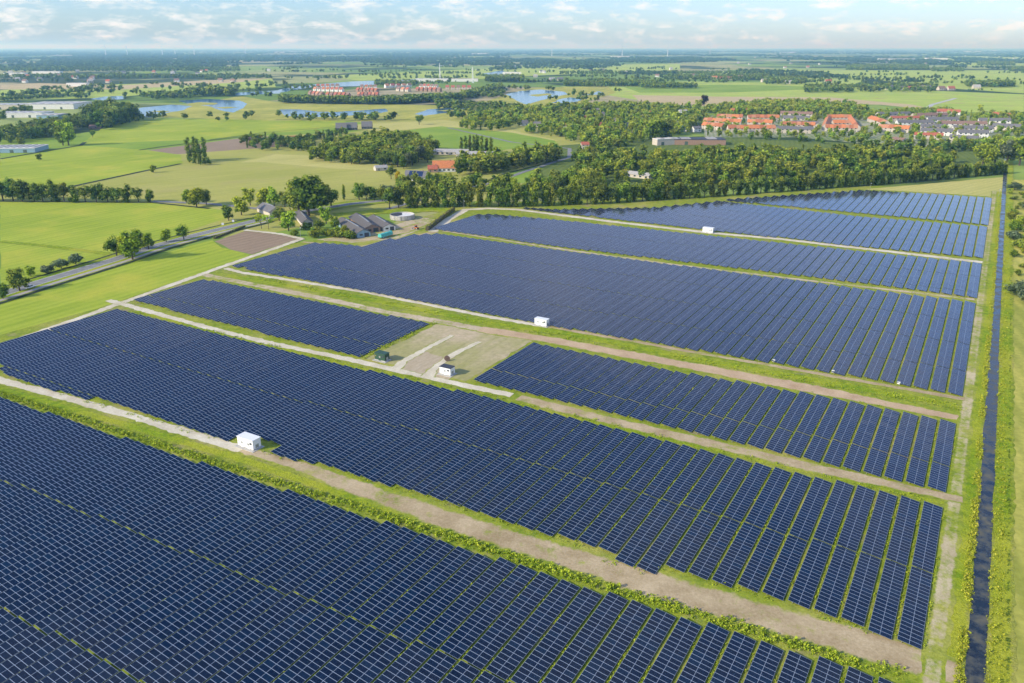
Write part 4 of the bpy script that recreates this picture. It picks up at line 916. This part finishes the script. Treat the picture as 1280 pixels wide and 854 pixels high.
# ---- car, signs, masts, turbines
x, y = G(39, 360.5); o = empty('parked_car', (x, y, .27), at_rot((0,369), (44,355)), 'small white car driving on the road at the left', 'car'); o.name = 'car'
m = MB(); pr = [(-2.1,.35),(-2.1,.85),(-1.5,.95),(1.1,.92),(2.05,.75),(2.1,.35)]
m.add([(a, -.86, b) for a, b in pr] + [(a, .86, b) for a, b in pr], [tuple(range(5, -1, -1)), tuple(range(6, 12))] + [(i, (i + 1) % 6, 6 + (i + 1) % 6, 6 + i) for i in range(6)]); m.build('body', M_WHITE, o)
m = MB(); m.add([(-1.7,-.78,.93),(1.0,-.78,.93),(.3,-.66,1.42),(-1.3,-.66,1.42),(-1.7,.78,.93),(1.0,.78,.93),(.3,.66,1.42),(-1.3,.66,1.42)], [(0,1,2,3),(7,6,5,4),(1,5,6,2),(4,0,3,7)]); m.build('window', M_GLASS, o)
MB().box(-1.28, .28, -.65, .65, 1.421, 1.46).build('roof', M_WHITE, o); wheels(o, [(-1.3,-.8),(-1.3,.8),(1.3,-.8),(1.3,.8)], .32, .2)
for px, lab in [((279,285),'left'), ((292,281),'right')]:
    o = empty('road_sign', (*G(*px), .24), .2, 'white road sign beside the crossing, the {} one of two'.format(lab), 'road sign'); MB().tube((0,0,0),(0,0,3.2),.06,.05).build('pole', M_STEEL, o); MB().box(-.7,.7,-.1,-.06,1.7,3.1).build('sign_board', M_WHITE, o)
for px, hh_, lab in [((550,101), 58, 'tall white crane mast rising left above the waterside halls'), ((591,104), 50, 'tall white crane mast rising right above the waterside halls')]:
    o = empty('crane_mast', (*G(*px), 0), .3, lab, 'crane'); m = MB()
    for a in range(4):
        cx_, cy_ = [(1,1),(-1,1),(-1,-1),(1,-1)][a]; m.tube((cx_*2.2, cy_*2.2, 0), (cx_*.7, cy_*.7, hh_), .45, .3, 5)
    for k in range(8): z_ = hh_ * k / 8; w_ = 2.2 - 1.5 * k / 8; m.tube((-w_, -w_, z_), (w_*.9, -w_*.9, z_ + hh_/8), .25, .25, 4); m.tube((w_, w_, z_), (-w_*.9, w_*.9, z_ + hh_/8), .25, .25, 4)
    m.build('tower', M_WHITE, o); MB().box(-2, 16, -.5, .5, hh_ - 8, hh_ - 7.2).build('jib', M_WHITE, o)
for i, (x, d) in enumerate([(131,11500),(158,12000),(202,12500),(218,13000),(242,11500),(306,14000),(690,11000),(778,10500),(835,10800),(888,13000)]):
    ax = (x - 640) / 1065.; o = empty('wind_turbine', (ax * d, d, 0), random.uniform(-.5, .5), 'faint white wind turbine on the horizon, {} from the left'.format(nth(i + 1)), 'wind turbine', 'wind turbines on the horizon')
    MB().tube((0,0,0),(0,0,115),4.2,2.6,10).build('tower', M_WHITE, o); MB().box(-3,3,-5,7,113,120).build('nacelle', M_WHITE, o)
    a0 = random.uniform(0, 2)
    for k in range(3):
        a = a0 + k * 2.094; MB().tube((0,-6,116.5),(math.cos(a)*56,-6,116.5+math.sin(a)*56),2.4,.7,6).build('blade', M_WHITE, o)
# ================================================================ WOODS
CLEARINGS = [GP(*q) for q in ([(875,224),(940,216),(945,211),(880,217)], [(1000,222),(1065,214),(1060,210),(1000,216)], [(770,240),(820,232),(810,226),(765,233)], [(1090,212),(1140,207),(1135,203),(1090,206)], [(620,170),(680,160),(675,156),(620,163)], [(690,146),(745,144),(745,140),(690,141)])]
def wood(key_, phrase, px, spacing, h0, h1, keys, keepn=0, nm='woodland_tree', wide=1.12):
    pts = [p for p in scatter(GP(*px), spacing, CLEARINGS) if free(p)]
    pts.sort(key=lambda p: math.hypot(*p)); k = max(0, min(keepn, BUDGET[0], len(pts)))
    head = sorted(pts[:k], key=lambda p: p[0] / p[1])
    for i, p in enumerate(head):
        tree(nm, random.choice(keys), p, random.uniform(h0, h1), 'woodland tree, {} from left in {}'.format(nth(i + 1), phrase), 'tree', 'front trees of ' + phrase, wide); BUDGET[0] -= 1
    return [(p[0], p[1], random.uniform(h0, h1), wide * random.uniform(.9, 1.2)) for p in pts[k:]]
it = []
it += wood('a', 'the wood behind the avenue', [(640,249),(760,245),(900,233),(1030,226),(1195,211),(1197,204),(1120,197),(1040,194),(900,194),(850,200),(800,199),(716,197),(724,213),(702,228),(640,240)], 12.5, 8, 17, ['broad','row','dark','light'], 42)
it += wood('e', 'the green edge by the school', [(716,197),(730,190),(770,192),(800,199),(845,204),(900,200),(900,196),(840,196),(800,191)], 17, 8, 12, ['broad','light'], 0)
it += wood('b', 'the copse above the olive meadow', [(388,203),(402,190),(445,181),(480,174),(545,187),(548,200),(500,213),(458,207)], 12.5, 13, 19, ['broad','dark','willow'], 22)
it += wood('b2', 'the tree band right of the farmhouses', [(571,221),(640,215),(703,201),(700,194),(640,203),(600,207),(574,211)], 12, 14, 19, ['broad','dark'], 14)
it += wood('n', 'the garden of the farmhouses', [(488,238),(500,232),(560,233),(610,235),(640,232),(640,240),(560,247),(490,247)], 12, 10, 15, ['broad','light'], 10)
o = wood_mesh('woodland', it, LOWM, L_MID, 'mixed green woodland filling the ground between the avenue and the village')
it2 = []
it2 += wood('c', '', [(567,163),(590,150),(640,140),(735,133),(800,133),(872,139),(880,150),(850,172),(800,180),(760,190),(725,184),(700,172),(640,166)], 16.5, 11, 16, ['broad'])
it2 += wood('d', '', [(880,141),(905,136),(960,131),(1070,134),(1085,143),(1000,146),(900,147)], 15, 13, 18, ['broad'])
it2 += wood('f', '', [(1015,147),(1095,143),(1095,150),(1030,150)], 17, 10, 13, ['broad'])
it2 += wood('v', '', [(880,146),(1280,143),(1280,190),(1120,186),(880,172)], 22, 7, 12, ['broad'])
it2 += wood('hd', '', [(1092,143),(1160,139),(1190,139),(1190,143),(1100,147)], 11, 9, 12, ['broad'])
it2 += wood('r', '', [(1200,150),(1280,146),(1290,151),(1230,153)], 18, 10, 14, ['broad'])
wood_mesh('village_woodland', it2, LOWM, leaf_mat('village_leaves', (.035, .08, .015), (.26, .36, .04), (.50, .56, .07)), 'trees standing close together among and behind the village roofs')
it3 = []
it3 += wood('h', '', [(100,158),(115,147),(135,140),(158,142),(172,150),(150,157),(125,163)], 15, 20, 30, ['dark'])
it3 += wood('h2', '', [(0,182),(0,170),(50,160),(90,154),(120,155),(130,160),(92,164),(70,172)], 14, 13, 19, ['dark'])
it3 += wood('h3', '', [(0,146),(20,141),(38,139),(40,144),(0,152)], 15, 12, 16, ['dark'])
it3 += wood('h4', '', [(150,156),(200,149),(212,144),(170,148)], 15, 8, 12, ['dark'])
it3 += wood('p', '', [(224,206),(232,203),(270,203),(268,207)], 9, 5, 9, ['dark'])
it3 += wood('q', '', [(300,178),(316,173),(395,182),(395,190),(330,189),(310,186)], 13, 8, 13, ['broad'])
it3 += wood('q2', '', [(352,181),(420,166),(440,170),(400,178),(380,185)], 14, 8, 12, ['broad'])
wood_mesh('dark_woodland', it3, LOWM, L_DARK, 'dark woodland masses round the warehouses and meadows at the left')
def bandw(x0, x1, yb, yt, sp, h0, h1, y1=None):
    y1 = yb if y1 is None else y1; d = y1 - yb
    return [(p[0], p[1], random.uniform(h0, h1), 1.25) for p in scatter(GP((x0, yb), (x1, y1), (x1, yt + d), (x0, yt)), sp) if free(p)]
it4 = []
for a in [(350,480,129.5,127,10,14,18,131.5), (480,576,131.5,128,10,14,18,126.5), (576,628,126.5,122,11,14,18,113.5), (0,80,127,125.5,10,8,11,122), (545,652,137,129,16,10,15,144), (560,650,150,144,18,11,15),
          (240,292,121.5,117,18,17,24), (188,240,125,120,20,12,18), (608,655,103,98,16,14,20), (706,822,108.5,105,14,13,17), (735,770,103,101,16,10,14), (470,520,108,104,18,12,16), (350,400,112,109,24,9,12), (590,630,122,112,26,8,12),
          (955,1008,106,99,22,12,17), (1006,1062,116.5,110,20,12,17), (1060,1172,116,108,26,11,16), (1208,1266,109.5,106,15,14,19), (1058,1160,88,83,26,13,18), (1165,1205,90,87,24,12,16), (1222,1268,82.5,79,28,15,20),
          (800,870,111,108,16,12,16), (830,960,101,95,26,11,16), (1210,1240,114,113,20,5,7), (1260,1290,90,86,24,13,17), (0,340,99,96,30,12,17), (0,300,90,86,36,12,18), (700,960,93.5,91,30,10,14)]:
    it4 += bandw(*a[:7], *(a[7:]))
it4 += bandw(1075, 1232, 191, 184, 13, 8, 12)
LAKES = [GP(*q) for q in LAKE_PX]
for (x0, x1, y0, y1, n) in [(0, 345, 88, 124, 46), (345, 640, 84, 107, 40), (640, 860, 84, 104, 22), (860, 1280, 84, 106, 40), (240, 640, 146, 152, 5), (600, 760, 108, 132, 10)]:
    for _ in range(n):
        x, y = random.uniform(x0, x1), random.uniform(y0, y1); p = G(x, y); r = random.uniform(15, 75)
        for _k in range(random.randint(4, 16)):
            q = (p[0] + random.gauss(0, r), p[1] + random.gauss(0, r * .35))
            if free(q) and not any(inside(q, l_) for l_ in LAKES): it4.append((q[0], q[1], random.uniform(8, 15), random.uniform(1.0, 1.6)))
wood_mesh('tree_belt', it4, LOWF, L_FAR, 'belts of trees along the lakes, river and far hamlets')
it5 = []
for _ in range(90000):
    y = 61.2 + 43 * random.random() ** 1.5; x = random.uniform(-40, 1320); p = G(x, y); m_ = mpp(y)
    v_ = noise.noise((p[0] * .0009, p[1] * .00035, 3.3)) + .5 * noise.noise((p[0] * .003, p[1] * .0012, 7.1)) + .25 * noise.noise((p[0] * .009, p[1] * .004, 1.1))
    th = -.02 if y < 70 else (.02 + (y - 70) * .010)
    th += (.0 if y > 84 else -.03) if x > 640 else (-.16 if y < 95 else 0)
    if v_ > th and random.random() < (.55 if y > 80 else 1.0): it5.append((p[0], p[1], random.uniform(11, 18), max(1.2, m_ * .42)))
it5 = it5[:24000]
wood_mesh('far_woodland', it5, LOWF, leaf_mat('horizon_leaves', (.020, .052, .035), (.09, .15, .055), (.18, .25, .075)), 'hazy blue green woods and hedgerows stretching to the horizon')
k_ = 0
for (x0, x1, ya, yb, n) in [(0, 340, 88, 104, 26), (640, 860, 84, 100, 10), (1060, 1280, 70, 84, 12), (860, 1070, 70, 86, 14)]:
    for x in sorted(random.uniform(x0, x1) for _ in range(n)):
        k_ += 1; y = random.uniform(ya, yb)
        house('distant_house', G(x, y), random.uniform(-.5, .5), 16., 11, 6, 11, random.choice([RR, RB, RL, RG]), random.choice([BW, BC]), 'tiny far house, {} from left in the strip near {}'.format(nth(k_), {0: 'the left horizon', 640: 'the middle', 1060: 'the right', 860: 'the hamlets'}[x0]), 'house', 'tiny houses among the far trees', 3)
# ================================================================ WEEDS (nobody could count them)
def weeds(name, spec, label, leaf, n_leaf=14):
    """spec: list of (x, y, h, r)"""
    rng = np.random.default_rng(77); A = np.array(spec); n = len(A); k = n_leaf
    P = np.repeat(A, k, 0); m_ = len(P); a = rng.uniform(0, 6.283, m_); q = np.sqrt(rng.uniform(0, 1, m_)) * P[:, 3]
    z = rng.uniform(.15, 1., m_) * P[:, 2] * (1 - .5 * (q / P[:, 3]) ** 2)
    c = np.stack([P[:, 0] + np.cos(a) * q, P[:, 1] + np.sin(a) * q, z + .2], 1)
    d = rng.normal(size=(m_, 3)); d[:, 2] = np.abs(d[:, 2]) + .3; d /= np.linalg.norm(d, axis=1)[:, None]
    u = np.cross(d, rng.normal(size=(m_, 3))); u /= np.linalg.norm(u, axis=1)[:, None]; v_ = np.cross(d, u)
    s = (P[:, 2] * .24 * rng.uniform(.5, 1.3, m_))[:, None]
    V = np.stack([c - u * s, c - v_ * s * .7, c + u * s, c + v_ * s * .7], 1).reshape(-1, 3)
    T = np.clip(.25 + z / P[:, 2] * .5 + rng.normal(size=m_) * .18 , 0, 1)
    o = link(name, mesh_np(name, V, np.arange(m_ * 4).reshape(m_, 4), leaf, {'tone': np.repeat(T, 4)})); return tag(o, label, 'weeds', kind='stuff')
sp = []
def band(fn, c0, c1, off0, off1, dens, h0, h1, thr=-.15, sc=.12):
    n = int(abs(c1 - c0) * abs(off1 - off0) * dens)
    for _ in range(n):
        c = random.uniform(c0, c1); s = fn(c) + random.uniform(off0, off1)
        if noise.noise((s * sc, c * sc, 2.)) < thr: continue
        x, y = W(s, c); sp.append((x, y, random.uniform(h0, h1), random.uniform(.25, .55)))
fA = BLOCKS[0][3 + 0] and BLOCKS[0][4]
band(fA, -300, -5, .2, 3.0, 2.2, .5, 1.2, -.6); band(fA, -60, 4, .2, 4.2, 1.2, .4, .9, -.1)
band(BLOCKS[1][3], -330, 5, -2.4, -.2, .7, .3, .7, -.05); band(BLOCKS[1][4], -325, 5, .2, 2.2, .9, .3, .8, 0)
band(lambda c: interp([(-340, 272), (-150, 272), (0, 277)], c), -330, 8, -2.5, 2.5, .55, .4, .9, -.1)
band(BLOCKS[4][3], -330, 5, -2., -.2, .5, .3, .6, -.05); band(BLOCKS[2][4], -145, 4, .2, 1.2, .5, .3, .6, .05); band(BLOCKS[3][4], -330, -195, .2, 2, .4, .3, .6, .0)
band(BLOCKS[4][4], -285, 6, .5, 4.5, .35, .3, .7, .0); band(BLOCKS[5][4], -285, 6, .5, 4.5, .25, .3, .7, .05)
band(lambda c: 213.5, -330, -195, .5, 3, .9, .3, .7, -.1)
band(lambda c: 235, -193, -189, -22, 26, .9, .4, .9, -.2)
for bi, (bn, cr, n, nf, ff, ph) in enumerate(BLOCKS[:3]):          # growth in the gaps between the rows
    for k in range(min(n, 34)):
        c = (cr - k * 5.34) * K + .28
        for _ in range(int((ff(c) - nf(c)) * (1.9 if bn != 'B' else 1.3))):
            s = random.uniform(nf(c), ff(c)) * K
            if noise.noise((s * .08, c * .3, 5.)) > -.1: sp.append((*W(s, c + random.uniform(-.15, .25)), random.uniform(.2, .6), random.uniform(.15, .32)))
weeds('weeds', sp, 'yellow green weeds and tall grass along the row ends and between the rows', L_WEED)
sp = []
for _ in range(16000):
    s = 40 * math.exp(random.random() * 2.9) ; s = min(s, 700)
    side = random.random()
    c = random.uniform(11.2, 13.0) if side < .5 else random.uniform(16.0, 18.8)
    if side >= .5 and random.random() < .6: continue
    if side < .5 and noise.noise((s * .07, c * .5, 1.)) < -.2: continue
    sp.append((*W(s, c), random.uniform(.2, .55) if random.random() < .85 else random.uniform(.6, 1.), random.uniform(.25, .5)))
weeds('reeds', sp, 'bright reeds and yellow flowering weeds on both banks of the ditch', leaf_mat('reed_leaves', (.14, .25, .025), (.38, .48, .045), (.66, .66, .08)))
sp = []
for _ in range(1300):
    s = 40 * math.exp(random.random() * 2.6); c = random.gauss(19.6, .12)
    if noise.noise((s * .15, 0, 4.)) < -.1: continue
    sp.append((*W(s, c), random.uniform(.2, .5), random.uniform(.15, .3)))
weeds('hedgerow_growth', sp, 'thin dark growth along the fence line right of the ditch bank', L_DARK)
# ================================================================ LIGHT, SKY, HAZE, CAMERA
SUN_AZ, SUN_EL = math.radians(-115), math.radians(27)
sd = Vector((math.sin(SUN_AZ) * math.cos(SUN_EL), math.cos(SUN_AZ) * math.cos(SUN_EL), math.sin(SUN_EL)))
li = bpy.data.lights.new('sun', 'SUN'); li.energy = 5.0; li.angle = math.radians(.53); li.color = (1, .90, .67)
so = bpy.data.objects.new('sun', li); COL.objects.link(so); so.rotation_euler = sd.to_track_quat('Z', 'Y').to_euler(); so.location = (0, 0, 300)
w = bpy.data.worlds.new('World'); bpy.context.scene.world = w; w.use_nodes = True; nt = w.node_tree; nt.nodes.clear()
N = lambda ty: nt.nodes.new(ty)
out = N('ShaderNodeOutputWorld'); bg = N('ShaderNodeBackground'); bg.inputs[1].default_value = .15
sky = N('ShaderNodeTexSky'); sky.sky_type = 'NISHITA'; sky.sun_disc = False; sky.sun_elevation = SUN_EL; sky.sun_rotation = SUN_AZ
sky.air_density = 1.0; sky.dust_density = .8; sky.ozone_density = 1.5
tc = N('ShaderNodeTexCoord'); sx = N('ShaderNodeSeparateXYZ'); nt.links.new(tc.outputs['Generated'], sx.inputs[0])
def M(op, a, b=None, clamp=False):
    m = N('ShaderNodeMath'); m.operation = op; m.use_clamp = clamp
    for i, v_ in enumerate((a, b)):
        if v_ is None: continue
        if isinstance(v_, (int, float)): m.inputs[i].default_value = v_
        else: nt.links.new(v_, m.inputs[i])
    return m.outputs[0]
az_ = M('ARCTAN2', sx.outputs[0], sx.outputs[1]); el_ = M('ARCSINE', sx.outputs[2])
cbn = N('ShaderNodeCombineXYZ'); nt.links.new(M('MULTIPLY', az_, 24.), cbn.inputs[0]); nt.links.new(M('MULTIPLY', el_, 74.), cbn.inputs[1])
n1 = N('ShaderNodeTexNoise'); n1.inputs['Scale'].default_value = 1.0; n1.inputs['Detail'].default_value = 6; n1.inputs['Roughness'].default_value = .66; n1.inputs['Distortion'].default_value = .1; nt.links.new(cbn.outputs[0], n1.inputs[0])
rp_ = N('ShaderNodeValToRGB'); rp_.color_ramp.elements[0].position = .47; rp_.color_ramp.elements[1].position = .70; nt.links.new(n1.outputs[0], rp_.inputs[0])
mx_ = N('ShaderNodeMix'); mx_.data_type = 'RGBA'; mx_.inputs[7].default_value = (7.4, 7.3, 7.2, 1)
cb2 = N('ShaderNodeCombineXYZ'); nt.links.new(M('MULTIPLY', az_, 2.0), cb2.inputs[0]); nt.links.new(M('MULTIPLY', el_, 4.2), cb2.inputs[1]); cb2.inputs[2].default_value = 4.4
n2 = N('ShaderNodeTexNoise'); n2.inputs['Scale'].default_value = 1.0; n2.inputs['Detail'].default_value = 4; nt.links.new(cb2.outputs[0], n2.inputs[0])
r2 = N('ShaderNodeValToRGB'); r2.color_ramp.elements[0].position = .46; r2.color_ramp.elements[1].position = .66; nt.links.new(n2.outputs[0], r2.inputs[0])
hi_ = M('MULTIPLY', M('SUBTRACT', el_, .10, True), 6.0, True)                       # 0 near the horizon .. 1 higher up
small = M('MULTIPLY', M('MULTIPLY', rp_.outputs[0], .95), M('SUBTRACT', 1.0, hi_))
large = M('MULTIPLY', M('MULTIPLY', r2.outputs[0], .45), hi_)
right = M('MULTIPLY', M('MULTIPLY', M('ADD', az_, .15), .36, True), M('SUBTRACT', 1.0, M('MULTIPLY', el_, 1.6), True))
nt.links.new(M('MAXIMUM', M('MAXIMUM', small, large), right), mx_.inputs[0]); tm = N('ShaderNodeMix'); tm.data_type = 'RGBA'; tm.blend_type = 'MULTIPLY'; tm.inputs[0].default_value = 1.0; tm.inputs[7].default_value = (.80, 1.07, 1.60, 1)
nt.links.new(sky.outputs[0], tm.inputs[6]); nt.links.new(tm.outputs[2], mx_.inputs[6])
nt.links.new(mx_.outputs[2], bg.inputs[0]); nt.links.new(bg.outputs[0], out.inputs[0])
# haze: a real layer of thin air over the countryside
hz = bpy.data.materials.new('haze'); hz.use_nodes = True; ht = hz.node_tree; ht.nodes.clear()
ho = ht.nodes.new('ShaderNodeOutputMaterial'); vs_ = ht.nodes.new('ShaderNodeVolumeScatter'); vs_.inputs['Color'].default_value = (.30, .62, 1, 1)
vs_.inputs['Density'].default_value = 8e-5; vs_.inputs['Anisotropy'].default_value = .2; ht.links.new(vs_.outputs[0], ho.inputs['Volume'])
mb = MB(); mb.box(-60000, 60000, -2500, 80000, -20, 260); o = mb.build('haze', hz); tag(o, kind='structure')
cam = bpy.data.cameras.new('camera'); co = bpy.data.objects.new('camera', cam); COL.objects.link(co)
co.location = (0, 0, H); co.rotation_euler = (math.pi / 2 - PITCH, 0, 0); cam.sensor_width = 36; cam.lens = 36 * FPX / 1280
cam.clip_end = 300000; cam.clip_start = .5
sc = bpy.context.scene; sc.camera = co
sc.view_settings.view_transform = 'Standard'; sc.view_settings.look = 'None'; sc.view_settings.exposure = 0; sc.view_settings.gamma = 1
sc.render.engine = 'CYCLES'; sc.cycles.use_denoising = True; sc.cycles.max_bounces = 6; sc.cycles.volume_bounces = 2; sc.cycles.transparent_max_bounces = 4
